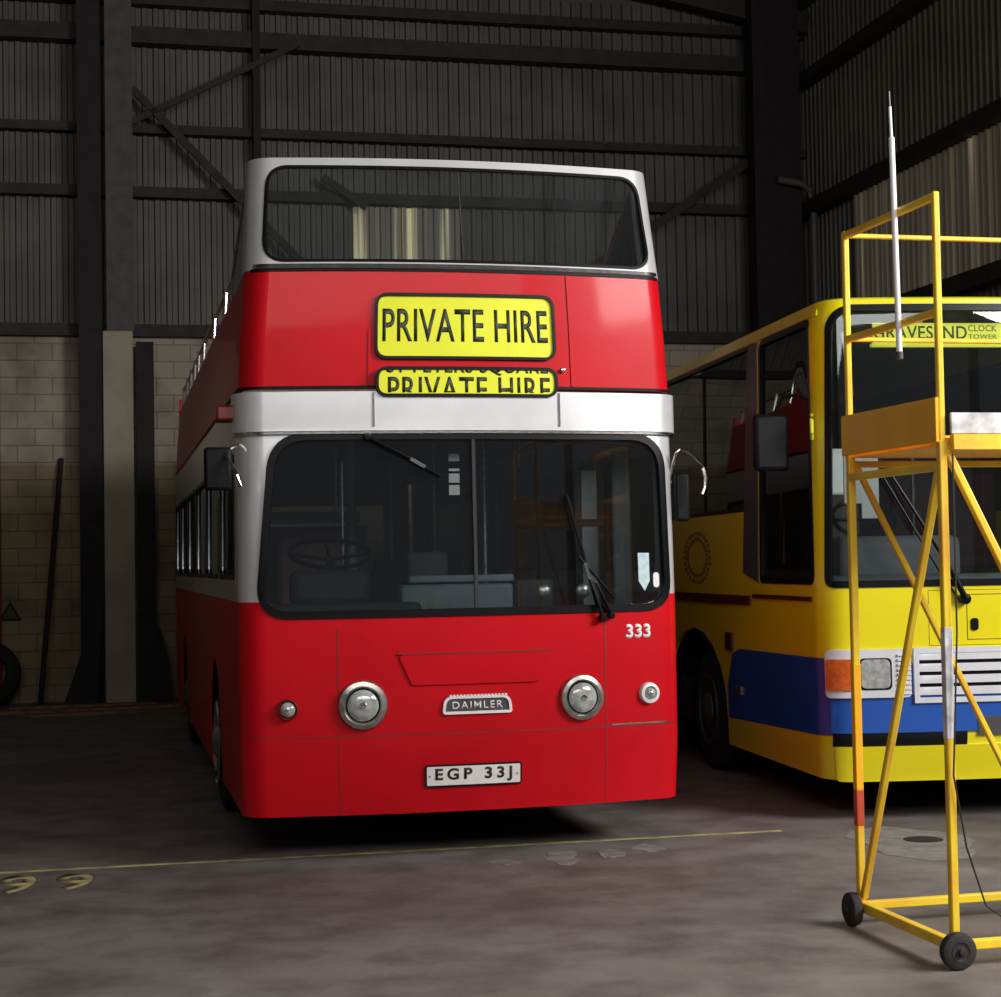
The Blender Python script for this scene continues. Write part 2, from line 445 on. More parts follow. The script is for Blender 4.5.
# ------------------------------------------------------------ the hall (in its own frame: x across, y into the hall)
BACK, LEFT, RIGHT, FRONT, EAVES = 23.6, -9.0, 9.97, -4.2, 9.7
def struct(name, mb, m, **k):
    o = mb.build(name, m, mw=HALL, **k); o['kind'] = 'structure'; return o
struct('floor', MB().box(LEFT - 1, RIGHT + 1, FRONT - 8, BACK + 1, -0.2, 0.0), 'floor', smooth=0)
struct('wall_back', MB().box(LEFT, RIGHT, BACK, BACK + 0.22, 0, 4.84), 'block', smooth=0)
def corrugated(x0, x1, z0, z1, y, depth=0.035, pitch=0.15, wall='back', sg=1):
    bm = bmesh.new(); prof = []; x = x0
    while x < x1:
        prof += [(x, 0), (x + pitch*0.42, 0), (x + pitch*0.52, depth), (x + pitch*0.90, depth)]; x += pitch
    prof.append((min(x, x1 + pitch), 0))
    A = []
    for (u, d) in prof:
        for z in (z0, z1):
            A.append(bm.verts.new((u, y - d, z) if wall == 'back' else (y - sg * d, u, z)))
    for i in range(len(prof) - 1):
        bm.faces.new((A[2*i], A[2*i+1], A[2*i+3], A[2*i+2]))
    # a backing so that the sheet has real thickness
    mb = MB(); mb.bm = bm
    if wall == 'back': mb.box(x0, x1, y + 0.005, y + 0.03, z0, z1)
    else: mb.box(min(y + sg*0.005, y + sg*0.03), max(y + sg*0.005, y + sg*0.03), x0, x1, z0, z1)
    return mb
struct('wall_back_upper', corrugated(LEFT, RIGHT, 4.84, EAVES, BACK + 0.05), 'clad', smooth=0)
struct('wall_right', corrugated(6.4, BACK, 0, EAVES, RIGHT + 0.05, wall='right'), 'cladside', smooth=0)
struct('wall_right_low', corrugated(FRONT, 6.4, 0, 3.9, RIGHT + 0.05, wall='right'), 'cladside', smooth=0)  # gap above it left open for the added side light
struct('wall_right_high', corrugated(FRONT, 6.4, 7.9, EAVES, RIGHT + 0.05, wall='right'), 'cladside', smooth=0)
struct('wall_left', corrugated(FRONT, BACK, 0, EAVES, LEFT - 0.05, wall='left', sg=-1), 'cladside', smooth=0)
# front wall with the big open doorway behind the camera
fw = MB().box(LEFT, -5.2, FRONT - 0.2, FRONT, 0, EAVES).box(9.6, RIGHT, FRONT - 0.2, FRONT, 0, EAVES).box(-5.2, 9.6, FRONT - 0.2, FRONT, 9.3, EAVES)
struct('wall_front', fw, 'clad', smooth=0)
rf = bmesh.new()
for x0, x1, za, zb in ((LEFT - 0.2, 0.5, EAVES, EAVES + 1.7), (0.5, RIGHT + 0.2, EAVES + 1.7, EAVES)):
    for dz in (0, 0.08):
        vs = [rf.verts.new(p) for p in ((x0, FRONT - 0.2, za + dz), (x1, FRONT - 0.2, zb + dz), (x1, BACK + 0.3, zb + dz), (x0, BACK + 0.3, za + dz))]
        rf.faces.new(vs)
g = MB(); g.bm = rf; struct('ceiling', g, 'roof', smooth=0)
gable = bmesh.new()
vs = [gable.verts.new(p) for p in ((LEFT, BACK + 0.06, EAVES), (RIGHT, BACK + 0.06, EAVES), (0.5, BACK + 0.06, EAVES + 1.7), (LEFT, BACK + 0.1, EAVES), (RIGHT, BACK + 0.1, EAVES), (0.5, BACK + 0.1, EAVES + 1.7))]
gable.faces.new(vs[:3]); gable.faces.new(vs[3:]); g = MB(); g.bm = gable
struct('wall_back_gable', g, 'clad', smooth=0)
gable = bmesh.new()
vs = [gable.verts.new(p) for p in ((LEFT, FRONT - 0.06, EAVES), (RIGHT, FRONT - 0.06, EAVES), (0.5, FRONT - 0.06, EAVES + 1.7))]
gable.faces.new(vs); g = MB(); g.bm = gable
struct('wall_front_gable', g, 'clad', smooth=0)
tn = [0]
def trim(mb, m='girt', **k):
    tn[0] += 1; return struct('trim_%d' % tn[0], mb, m, smooth=0, **k)
# girts on the end wall
for z, h, d in ((4.90, 0.16, 0.14), (6.75, 0.14, 0.16), (7.60, 0.12, 0.16), (8.85, 0.22, 0.22), (9.35, 0.14, 0.16)):
    trim(MB().box(LEFT, RIGHT, BACK - d - 0.005, BACK - 0.005, z - h/2, z + h/2))
# girts on the side walls
for z, h in ((6.72, 0.20), (4.92, 0.20), (8.6, 0.16), (2.6, 0.16)):
    trim(MB().box(RIGHT - 0.20, RIGHT - 0.01, 6.4 if z < 7 else FRONT, BACK - 0.3, z - h/2, z + h/2))
    trim(MB().box(LEFT + 0.01, LEFT + 0.20, FRONT, BACK - 0.3, z - h/2, z + h/2))
# purlins and rafters
for k in range(1, 6):
    for sgn in (-1, 1):
        x = 0.5 + sgn * k * 1.65; z = EAVES + 1.7 * (1 - abs(x - 0.5) / 9.5) - 0.10
        trim(MB().box(x - 0.05, x + 0.05, FRONT, BACK, z - 0.10, z + 0.02))
for y in (5.5, 11.5, 17.5, 23.3):
    trim(MB().bar((LEFT, y, EAVES - 0.25), (0.5, y, EAVES + 1.4), 0.16, 0.3).bar((0.5, y, EAVES + 1.4), (RIGHT, y, EAVES - 0.25), 0.16, 0.3))
# end wall stanchions
trim(MB().box(-0.33, -0.03, BACK - 0.42, BACK - 0.24, 0, EAVES), 'column')
trim(MB().box(-0.02, 0.36, BACK - 0.46, BACK - 0.23, 0, 4.84), 'pier')
trim(MB().box(0.03, 0.38, BACK - 0.44, BACK - 0.23, 4.84, EAVES), 'greycol')
trim(MB().box(0.40, 0.63, BACK - 0.34, BACK - 0.24, 0, 4.72), 'column')
trim(MB().box(1.98, 2.08, BACK - 0.26, BACK - 0.02, 7.2, EAVES), 'column')
trim(MB().box(9.00, 9.70, BACK - 0.60, BACK - 0.30, 0, EAVES), 'column')
for yy in (6.3, 11.5):
    trim(MB().box(RIGHT - 0.42, RIGHT - 0.2, yy - 0.12, yy + 0.12, 0, EAVES), 'column')
    trim(MB().box(LEFT + 0.2, LEFT + 0.42, yy - 0.12, yy + 0.12, 0, EAVES), 'column')
# diagonal wind braces
trim(MB().bar((0.38, BACK - 0.30, 8.1), (3.4, BACK - 0.30, 5.0), 0.05, 0.10))
trim(MB().bar((5.6, BACK - 0.30, 5.1), (9.0, BACK - 0.30, 7.4), 0.05, 0.12))
trim(MB().bar((0.38, BACK - 0.3, 7.65), (2.6, BACK - 0.3, 8.8), 0.05, 0.08))
trim(MB().bar((2.9, BACK - 0.28, 7.0), (3.5, BACK - 0.28, 6.6), 0.05, 0.10))
# translucent cladding strips; dull daylight streaks are put into their colour and glow
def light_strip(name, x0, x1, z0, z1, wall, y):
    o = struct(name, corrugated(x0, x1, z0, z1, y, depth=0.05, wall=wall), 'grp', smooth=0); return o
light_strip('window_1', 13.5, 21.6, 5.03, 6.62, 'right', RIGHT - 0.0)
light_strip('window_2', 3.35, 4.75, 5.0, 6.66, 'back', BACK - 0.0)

# pipe in the far corner
t = MB().tube([(9.30, BACK - 0.70, 7.08), (9.66, BACK - 0.70, 7.03), (9.80, BACK - 0.70, 6.92), (9.83, BACK - 0.70, 6.7), (9.83, BACK - 0.70, 0.0)], 0.055, 12)
o = t.build('drainpipe', 'pipe', mw=HALL); tag(o, 'grey pipe bending down the far right corner beside the dark column', 'pipe')
o = MB().tube([(-1.37, BACK - 0.12, 0), (-1.37, BACK - 0.12, 4.7)], 0.035, 10).build('red_pipe', 'redpipe', mw=HALL)
tag(o, 'thin red upright pipe on the block wall at the far left edge', 'pipe')
# things leaning on the block wall
o = MB().tube([(-0.84, BACK - 0.60, 0.0), (-0.57, BACK - 0.05, 3.2)], 0.035, 8).build('leaning_pole', 'darkboard', mw=HALL)
tag(o, 'thin dark pole leaning on the pale block wall left of the column', 'pole')
def lean_board(name, pts, yb, yt, ht, label):
    bm = bmesh.new(); A = []
    for th in (0, 0.02):
        A.append([bm.verts.new((x, yb + (yt - yb) * z / ht + th, z)) for x, z in pts])
    bm.faces.new(A[0]); bm.faces.new(A[1][::-1])
    for i in range(len(pts)): bm.faces.new((A[0][i-1], A[0][i], A[1][i], A[1][i-1]))
    g = MB(); g.bm = bm; o = g.build(name, 'darkboard', mw=HALL, smooth=0); tag(o, label, 'board')
lean_board('leaning_board', [(-0.55, 0), (-0.12, 0), (-0.05, 1.38), (-0.12, 1.30), (-0.34, 0.62)], BACK - 0.85, BACK - 0.50, 1.38,
           'dark ragged board leaning at the left foot of the pale pier')
lean_board('leaning_board', [(0.42, 0), (0.80, 0), (0.78, 0.55), (0.68, 0.95), (0.60, 1.02), (0.44, 1.4)], BACK - 0.80, BACK - 0.37, 1.4,
           'dark ragged board leaning right of the pale pier near the red bus')
plank = [((-2.0, 21.8, 0.02), (0.9, 22.15, 0.02), 'long red brown plank on the floor below the pale pier'),
         ((-1.2, 22.62, 0.02), (0.6, 22.60, 0.02), 'short plank on the floor nearest the block wall'),
         ((-0.9, 21.30, 0.02), (0.35, 21.45, 0.02), 'loose plank on the floor farthest out from the block wall')]
for a, b, l in plank:
    o = MB().bar(a, b, 0.20, 0.04).build('plank', 'wood', mw=HALL, smooth=0, bevel=0.004); tag(o, l, 'plank', 'planks on the floor by the back wall')
# old tyre against the wall at the picture's left edge
tr = empty('old_tyre', HALL @ Matrix.Translation((-1.50, BACK - 0.38, 0.42)) @ Matrix.Rotation(R(-14), 4, 'X'), label='old black tyre leaning on the block wall at the left edge', cat='tyre')
MB().lathe([(0.24, -0.10), (0.34, -0.12), (0.41, -0.08), (0.42, 0), (0.41, 0.08), (0.34, 0.12), (0.24, 0.10), (0.24, -0.10)], (0, 0, 0), (0, 1, 0), 40, cap=False).build('tread', 'tyre', tr)
MB().lathe([(0.235, -0.09), (0.245, -0.11), (0.255, -0.09), (0.245, -0.07), (0.235, -0.09)], (0, 0, 0), (0, 1, 0), 40, cap=False).build('bead', 'rubber', tr)
# triangular sign
sg = empty('warning_sign', HALL @ Matrix.Translation((-1.23, BACK - 0.02, 1.17)), label='small faded triangular warning sign on the block wall at far left', cat='sign')
def tri(rad, y0, y1):
    bm = bmesh.new()
    A = [[bm.verts.new((rad * math.sin(q), y, rad * math.cos(q))) for q in (0, 2*PI/3, 4*PI/3)] for y in (y0, y1)]
    bm.faces.new(A[0]); bm.faces.new(A[1][::-1])
    for i in range(3): bm.faces.new((A[0][i-1], A[0][i], A[1][i], A[1][i-1]))
    g = MB(); g.bm = bm; return g
tri(0.17, -0.006, 0.006).build('border', 'black', sg, smooth=0)
tri(0.115, -0.010, -0.006).build('face', 'sign', sg, smooth=0)

# floor paint
def on_floor(name, pts, m, **kw):
    bm = flat(pts); r = bmesh.ops.extrude_face_region(bm, geom=bm.faces[:])
    for v in r['geom']:
        if isinstance(v, bmesh.types.BMVert): v.co.z = 0.0025
    for v in bm.verts:
        if v.co.z == 0: v.co.z = -0.001
    o = mesh_obj(name, bm, m, smooth=0); return tag(o, **kw)
a, b = Vector((-4.2, 9.72)), Vector((1.95, 11.12)); d = (b - a).normalized(); n = Vector((-d.y, d.x)) * 0.028
L1 = [a + d * t_ + n * random.uniform(0.55, 1.15) for t_ in [i * 0.21 for i in range(30)]]
L2 = [a + d * t_ - n * random.uniform(0.55, 1.15) for t_ in [i * 0.21 for i in range(30)]]
on_floor('floor_line', [tuple(p) for p in L1 + L2[::-1]], 'line', label='thin worn yellow line painted across the concrete under the bus front', cat='floor marking')
def floor_digit(txt, x, y, wd, ht, label, m='mark', rot=YAW):
    bm = text_bm(txt, wd, ht, 0, 0, weight=0.03)
    r = bmesh.ops.extrude_face_region(bm, geom=bm.faces[:])
    for v in r['geom']:
        if isinstance(v, bmesh.types.BMVert): v.co.z = 0.002
    o = mesh_obj('painted_digit', bm, m, smooth=0, mw=Matrix.Translation((x, y, 0.0)) @ Matrix.Rotation(rot, 4, 'Z'))
    tag(o, label, 'floor marking', 'worn yellow digits on the floor')
floor_digit('9', -2.74, 9.36, 0.20, 0.55, 'leftmost worn yellow digit painted on the floor, a ring with a tail')
floor_digit('9', -2.44, 9.44, 0.20, 0.50, 'worn yellow digit on the floor right of the leftmost one')
marks = [(-0.02, 10.07, 0.10, 0.10, 'small bright pale paint spot on the floor before the bus middle'),
         (0.32, 10.20, 0.13, 0.30, 'larger pale worn paint smear on the floor right of the bright spot'),
         (0.60, 10.31, 0.10, 0.22, 'faint pale worn paint smear on the floor below the bus right half'),
         (0.85, 10.50, 0.12, 0.16, 'pale worn paint smear nearest the bus right corner')]
for x, y, rx, ry, l in marks:
    pts = [(x + rx * random.uniform(0.5, 1.1) * math.cos(q), y + ry * random.uniform(0.5, 1.1) * math.sin(q)) for q in [2*PI*i/14 for i in range(14)]]
    on_floor('paint_mark', pts, 'patch' if rx > 0.1 else 'pale', label=l, cat='floor marking', group='worn paint smears on the floor')
pts = [(2.45 + 0.36 * random.uniform(0.75, 1.1) * math.cos(q), 10.55 + 0.65 * random.uniform(0.75, 1.1) * math.sin(q)) for q in [2*PI*i/18 for i in range(18)]]
on_floor('mortar_patch', pts, 'patch', label='pale repaired patch of concrete around the drain in front of the coach', cat='floor patch')
o = MB().lathe([(0, 0.006), (0.10, 0.006), (0.12, 0.002), (0.12, 0.0)], (2.53, 10.62, 0.002), (0, 0, 1), 24).build('drain_cover', 'iron')
tag(o, 'small round black drain cover in the pale patch of floor', 'drain cover')

# ------------------------------------------------------------ wheels shared by both vehicles
def road_wheel(x, y, parent, r=0.48, wd=0.28, face=-1, name='wheel', lightcap=False):
    w_ = MB().lathe([(r*0.56, -wd/2), (r*0.80, -wd/2 - 0.01), (r*0.95, -wd/2 + 0.02), (r, -wd/2 + 0.06), (r, wd/2 - 0.06), (r*0.95, wd/2 - 0.02), (r*0.8, wd/2), (r*0.56, wd/2)],
                    (x, y, r), (face, 0, 0), 40).build(name, 'tyre', parent)
    f = wd/2
    h = MB().lathe([(r*0.58, f - 0.02), (r*0.58, f + 0.012), (r*0.53, f + 0.012), (r*0.50, f - 0.05), (r*0.30, f - 0.07), (r*0.27, f + 0.01), (r*0.16, f + 0.05), (0, f + 0.055)],
                   (x, y, r), (face, 0, 0), 32)
    for i in range(8):
        q = 2*PI*i/8
        h.lathe([(0.018, f - 0.06), (0.018, f - 0.02), (0, f - 0.015)], (x, y + r*0.40*math.cos(q), r + r*0.40*math.sin(q)), (face, 0, 0), 8)
    h.build('hub', 'dullchrome' if lightcap else 'hub', w_)
    if lightcap:
        MB().lathe([(r*0.62, f - 0.02), (r*0.64, f + 0.02), (r*0.60, f + 0.03), (r*0.57, f + 0.01), (r*0.57, f - 0.02)], (x, y, r), (face, 0, 0), 32).build('wheel_trim', 'chrome', w_)
    return w_

# ------------------------------------------------------------ the red double decker
BUS = empty('double_decker_bus', Matrix.Translation((-0.212, 10.333, 0)) @ Matrix.Rotation(YAW, 4, 'Z'),
            label='red open-top double decker bus with silver bands parked facing out', cat='bus')
SB = Shell(1.335, 0.14, 0.14, [(0.28, 1.322), (0.6, 1.335), (1.52, 1.335), (2.74, 1.325), (3.1, 1.305), (3.45, 1.275), (3.8, 1.255), (4.15, 1.235)],
           [(0.28, 0.03), (0.7, 0.0), (1.4, 0.0), (2.52, 0.03), (2.74, 0.03), (3.1, 0.03), (3.46, 0.035), (3.8, 0.12), (4.17, 0.20)])
BL = 9.5
sR = SB.sy(BL - 0.1)
WS = rounded([(-1.25, 1.425), (1.275, 1.425), (1.255, 2.495), (-1.165, 2.495)], [0.17, 0.17, 0.22, 0.22], 8)
ZB = 1.52
def ws_split():
    """points of the windscreen outline below / above the red-silver border, both from left to right"""
    k = len(WS); low, up = [], []
    for i in range(k):
        p, q = WS[i], WS[(i+1) % k]
        (low if p[1] < ZB else up).append((i, p))
        if (p[1] - ZB) * (q[1] - ZB) < 0:
            t = (ZB - p[1]) / (q[1] - p[1]); c = (p[0] + (q[0]-p[0])*t, ZB)
            low.append((i + 0.5, c)); up.append((i + 0.5, c))
    low = [p for _, p in low]; up = [p for _, p in up]
    def order(lst, lo):
        # rotate so it starts at the left crossing
        cx = [p for p in lst if abs(p[1] - ZB) < 1e-9]; l = min(cx)
        i = lst.index(l); a = lst[i:] + lst[:i]
        if abs(a[-1][1] - ZB) < 1e-9: return a
        a = lst[i::-1] + lst[:i:-1]
        return a
    return order(low, True), order(up, False)
LOWWS, UPWS = ws_split()
def arch_pts(yc, r, zc, zb, sign, n=12):
    half = math.acos((zb - zc) / r) if abs(zb - zc) < r else PI/2
    P = []
    for i in range(n + 1):
        q = -half + 2 * half * i / n
        P.append((sign * SB.sy(yc + r * math.sin(q)), zc + r * math.cos(q)))
    return P if sign > 0 else P[::-1]
bottom = [(-sR, 0.28)] + [p for yc in (7.3, 2.45) for p in arch_pts(yc, 0.58, 0.5, 0.28, -1)] + \
         [p for yc in (2.45, 7.3) for p in arch_pts(yc, 0.58, 0.5, 0.28, 1)] + [(sR, 0.28)]
redlow = bottom + [(sR, ZB)] + LOWWS[::-1] + [(-sR, ZB)]
SB.panel('lower_body_panel', redlow, 'red', BUS, n0=-0.008)
# silver window level with side windows
bays = [(0.42, 1.75), (1.95, 3.35), (3.5, 4.9), (5.05, 6.45), (6.6, 8.0), (8.15, 9.3)]
holes = []
for sgn in (-1, 1):
    for a, b in bays: holes.append(rounded(rect(*sorted((sgn * SB.sy(a), sgn * SB.sy(b))), 1.66, 2.40), 0.07, 4))
sil = [(-sR, ZB)] + UPWS + [(sR, ZB), (sR, 2.74), (-sR, 2.74)]
SB.panel('window_level_panel', sil, 'silver', BUS, holes, n0=-0.02)
for h in holes:
    g_ = SB.panel('side_window', inset(h, -0.005), 'tint', BUS, n0=-0.022, n1=-0.016)
    SB.ring('window_gasket', inset(h, -0.012), 0.03, 'rubber', g_, n0=-0.01, n1=0.006)
# windscreen
wsp = SB.panel('windscreen', inset(WS, 0.004), 'glass', BUS, n0=-0.020, n1=-0.014)
SB.ring('windscreen_rubber', inset(WS, -0.006), 0.045, 'rubber', wsp, n0=-0.025, n1=0.012)
SB.panel('centre_divider', rect(0.022, 0.042, 1.46, 2.47), 'interior', wsp, n0=-0.02, n1=0.008)
# cantrail band standing proud of the front
sb = SB.sy(0.20)
SB.panel('front_canopy_band', rounded(rect(-sb, sb, 2.505, 2.738), 0.02, 2), 'silver', BUS, n0=0.0, n1=0.032, bevel=0.012)
SB.panel('canopy_drip_edge', rect(-sb, sb, 2.490, 2.503), 'chrome', BUS, n0=0.0, n1=0.026)
for sgn in (-1, 1):
    SB.panel('canopy_seam', rect(sgn*0.56 - 0.006, sgn*0.56 + 0.006, 2.53, 2.73), 'chrome', BUS, n0=0.03, n1=0.038)
# upper deck red
SB.panel('upper_body_panel', rect(-sR, sR, 2.755, 3.46), 'red', BUS, n0=-0.03)
SB.panel('upper_seam', rect(-sR, sR, 2.755, 2.772), 'black', BUS, n0=0, n1=0.006)
SB.panel('upper_seam', rect(-1.33, 1.33, 3.445, 3.465), 'black', BUS, n0=0, n1=0.006)
for x0 in (-0.585, 0.66):
    SB.panel('panel_beading', rect(x0 - 0.007, x0 + 0.007, 2.775, 3.44 if x0 > 0 else 3.1), 'red', BUS, n0=0, n1=0.007)
# upper windscreen
SE = SB.sy(0.33)
UO = [(-SE, 3.46), (SE, 3.46), (SE - 0.02, 4.15), (-SE + 0.02, 4.15)]
UO = rounded(UO, [0, 0, 0.08, 0.08], 4)
UW = rounded([(-1.25, 3.505), (1.265, 3.505), (1.245, 4.10), (-1.235, 4.10)], 0.13, 7)
SB.panel('upper_screen_frame', UO, 'silver', BUS, [UW], n0=-0.05, n1=0.004, bevel=0.006)
uwp = SB.panel('upper_windscreen', inset(UW, 0.004), 'glass', BUS, n0=-0.02, n1=-0.014)
SB.ring('screen_rubber', inset(UW, -0.003), 0.018, 'rubber', uwp, n0=-0.025, n1=0.008)
SB.panel('centre_joint', rect(-0.003, 0.003, 3.56, 4.06), 'chrome', uwp, n0=-0.02, n1=-0.004)
SB.panel('sill_bead', rect(-1.30, 1.30, 3.468, 3.490), 'chrome', BUS, n0=0.004, n1=0.018)
# quarter screens falling back from the front screen
for sgn in (-1, 1):
    q = [(sgn * SB.sy(0.35), 3.47), (sgn * SB.sy(1.5), 3.47), (sgn * SB.sy(1.42), 3.62), (sgn * SB.sy(0.37), 4.10)]
    SB.panel('quarter_screen', q, 'tint', BUS, n0=-0.02, n1=-0.012)
    MB().tube([tuple(SB.pt(sgn * SB.sy(0.37), 4.11, -0.015)), tuple(SB.pt(sgn * SB.sy(1.42), 3.64, -0.015)), tuple(SB.pt(sgn * SB.sy(1.50), 3.47, -0.015))], 0.014, 8).build('quarter_screen_frame', 'dullchrome', BUS)
    # side handrail with stanchions along the open deck
    rl = MB().tube([tuple(SB.pt(sgn * SB.sy(y), 3.68, -0.03)) for y in (1.4, 3, 5, 7, 9.3)], 0.016, 8).build('upper_deck_rail', 'dullchrome', BUS)
    for y in (2.2, 3.5, 5.0, 5.9, 6.6, 7.4, 8.2, 9.1):
        MB().tube([tuple(SB.pt(sgn * SB.sy(y), 3.44, -0.02)), tuple(SB.pt(sgn * SB.sy(y), 3.70, -0.02))], 0.014, 8).build('stanchion', 'chrome', rl)
# rear end, decks, floor, chassis
rear = MB()
rear.box(-1.28, 1.28, BL - 0.1, BL, 0.3, 1.6).box(-1.28, 1.28, BL - 0.1, BL, 2.4, 3.6).box(-1.28, -1.0, BL - 0.1, BL, 1.6, 2.4).box(1.0, 1.28, BL - 0.1, BL, 1.6, 2.4)
rear.build('rear_panel', 'red', BUS, smooth=0)
MB().box(-1.0, 1.0, BL - 0.06, BL - 0.05, 1.6, 2.4).build('rear_window', 'tint', BUS, smooth=0)
MB().box(-1.22, 1.22, 0.16, BL - 0.1, 0.64, 0.70).box(-0.2, 1.2, 0.16, 1.2, 0.5, 0.56).build('lower_deck_floor', 'floorcov', BUS, smooth=0)
MB().box(-1.24, 1.24, 0.22, BL - 0.1, 2.62, 2.72).build('upper_deck_floor', 'interior', BUS, smooth=0)
MB().box(-1.0, 1.0, 0.3, BL - 0.3, 0.30, 0.50).box(-1.2, 1.2, 3.3, 6.5, 0.34, 0.62).box(-1.2, 1.2, 0.15, 1.7, 0.34, 0.62).build('chassis', 'chassis', BUS, smooth=0)
# pressed seams, recess
for z in (0.735,):
    SB.panel('panel_seam', rect(-1.32, 1.32, z - 0.004, z + 0.004), 'seam', BUS, n0=0, n1=0.0012)
for x in (-0.785, 0.825):
    SB.panel('panel_seam', rect(x - 0.004, x + 0.004, 0.285, 1.36), 'seam', BUS, n0=0, n1=0.0012)
SB.panel('access_panel', rounded([(-0.44, 1.20), (-0.36, 1.02), (0.40, 1.02), (0.47, 1.20)], 0.02, 2), 'red', BUS, n0=0, n1=0.012, bevel=0.008)
SB.panel('access_panel_lip', rect(-0.44, 0.47, 1.200, 1.209), 'seam', BUS, n0=0, n1=0.014)
SB.panel('corner_bead', rect(0.86, 1.25, 0.742, 0.750), 'chrome', BUS, n0=0, n1=0.004)
# blinds
def blind(x0, x1, z0, z1, r, name):
    P = rounded(rect(x0, x1, z0, z1), r, 6)
    b_ = SB.panel(name, inset(P, -0.0), 'blind', BUS, n0=0.0, n1=0.008 if z0 > 2.8 else 0.040)
    SB.ring('surround', inset(P, -0.012), 0.018, 'rubber', b_, n0=0.0, n1=0.022 if z0 > 2.8 else 0.050)
    return b_
b1 = blind(-0.542, 0.548, 2.938, 3.305, 0.06, 'destination_blind')
shell_text(SB, 'lettering', text_bm('PRIVATE HIRE', 1.02, 0.195, -0.507, 3.03, 1.05, 0.012), 'ink', b1, 0.008, 0.010)
b2 = blind(-0.535, 0.540, 2.715, 2.868, 0.055, 'route_blind')
shell_text(SB, 'lettering', clip_z(text_bm('PRIVATE HIRE', 0.98, 0.15, -0.475, 2.670, 1.1, 0.012), 2.728, False), 'ink', b2, 0.040, 0.042)
shell_text(SB, 'lettering', clip_z(text_bm('ST PETERS SQUARE', 0.98, 0.10, -0.485, 2.828, 1.05, 0.012), 2.862, True), 'ink', b2, 0.040, 0.042)
bl_ = MB().lathe([(0, 0.03), (0.014, 0.024), (0.018, 0)], tuple(SB.pt(0.60, 2.87, 0.0)), (0, -1, 0), 12).build('catch', 'chrome', BUS)
# headlamps, side lamps
def lamp(x, z, ro, ri, name, rim='chrome', ln='lens'):
    p = SB.pt(x, z, 0); p2 = SB.pt(x, z, 1.0); ax = (p2 - p).normalized()
    a_ = MB().lathe([(ro, 0), (ro, 0.012), (ro*0.94, 0.030), (ri*1.25, 0.036), (ri*1.08, 0.022), (ri*1.02, 0.0)], p, ax, 40).build(name, rim, BUS)
    MB().lathe([(ri*1.12, 0.012), (ri*1.1, 0.024), (ri, 0.024)], p, ax, 40).build('gasket', 'rubber', a_)
    MB().lathe([(ri, 0.010), (ri, 0.026), (ri*0.92, 0.034), (ri*0.6, 0.044), (ri*0.3, 0.049), (0, 0.051)], p, ax, 40).build('lens', ln, a_)
    MB().lathe([(ri*0.25, 0.047), (ri*0.2, 0.056), (0, 0.058)], p, ax, 16).build('bulb_shield', 'chrome', a_)
    return a_
lamp(-0.645, 0.915, 0.146, 0.090, 'headlamp', 'dullchrome'); lamp(0.667, 0.917, 0.140, 0.088, 'headlamp', 'dullchrome')
lamp(-1.075, 0.900, 0.062, 0.044, 'side_lamp', 'redlens'); tag(lamp(1.108, 0.925, 0.064, 0.034, 'side_lamp', 'white', 'lens'), 'side lamp with a white surround')
# badge
BP = rounded([(-0.175, 0.855), (0.225, 0.855), (0.215, 0.945), (-0.165, 0.945)], [0.01, 0.01, 0.045, 0.045], 4)
bd = SB.panel('badge', BP, 'coachgrey', BUS, n0=0.0, n1=0.010)
SB.ring('badge_frame', inset(BP, -0.008), 0.016, 'plate', bd, n0=0, n1=0.018)
fl = MB()
for i in range(17):
    x = -0.135 + 0.33 * i / 16
    c = SB.pt(x, 0.952, 0.012); fl.box(c.x - 0.006, c.x + 0.006, c.y - 0.008, c.y + 0.004, c.z - 0.007, c.z + 0.008)
fl.build('badge_fluting', 'plate', bd, smooth=0)
shell_text(SB, 'lettering', text_bm('DAIMLER', 0.30, 0.042, -0.125, 0.878, 1.2, 0.004), 'plate', bd, 0.010, 0.013)
# number plate
NP = rounded(rect(-0.285, 0.285, 0.430, 0.552), 0.012, 3)
pl = SB.panel('number_plate', NP, 'plate', BUS, n0=0, n1=0.012)
SB.ring('plate_edge', inset(NP, -0.004), 0.010, 'black', pl, n0=0, n1=0.0125)
shell_text(SB, 'lettering', text_bm('EGP 33J', 0.46, 0.088, -0.23, 0.447, 1.45, 0.030), 'ink', pl, 0.012, 0.014, 0.040)
for x in (-0.262, 0.262):
    c = SB.pt(x, 0.490, 0.012); MB().lathe([(0.006, 0), (0.005, 0.004), (0, 0.005)], c, (0, -1, 0), 10).build('screw', 'dullchrome', pl)
# fleet number
shell_text(SB, 'fleet_number', text_bm('333', 0.165, 0.085, 0.965, 1.257, 1.05, 0.035), 'white', BUS, 0.0, 0.002)
# stickers inside the windscreen
st = SB.panel('windscreen_sticker', [(1.065, 1.60), (1.105, 1.54), (1.14, 1.60), (1.14, 1.77), (1.065, 1.77)], 'sticker', BUS, n0=-0.012, n1=-0.010)
SB.panel('licence_disc', rounded(rect(1.165, 1.205, 1.56, 1.65), 0.018, 4), 'white', BUS, n0=-0.012, n1=-0.010)
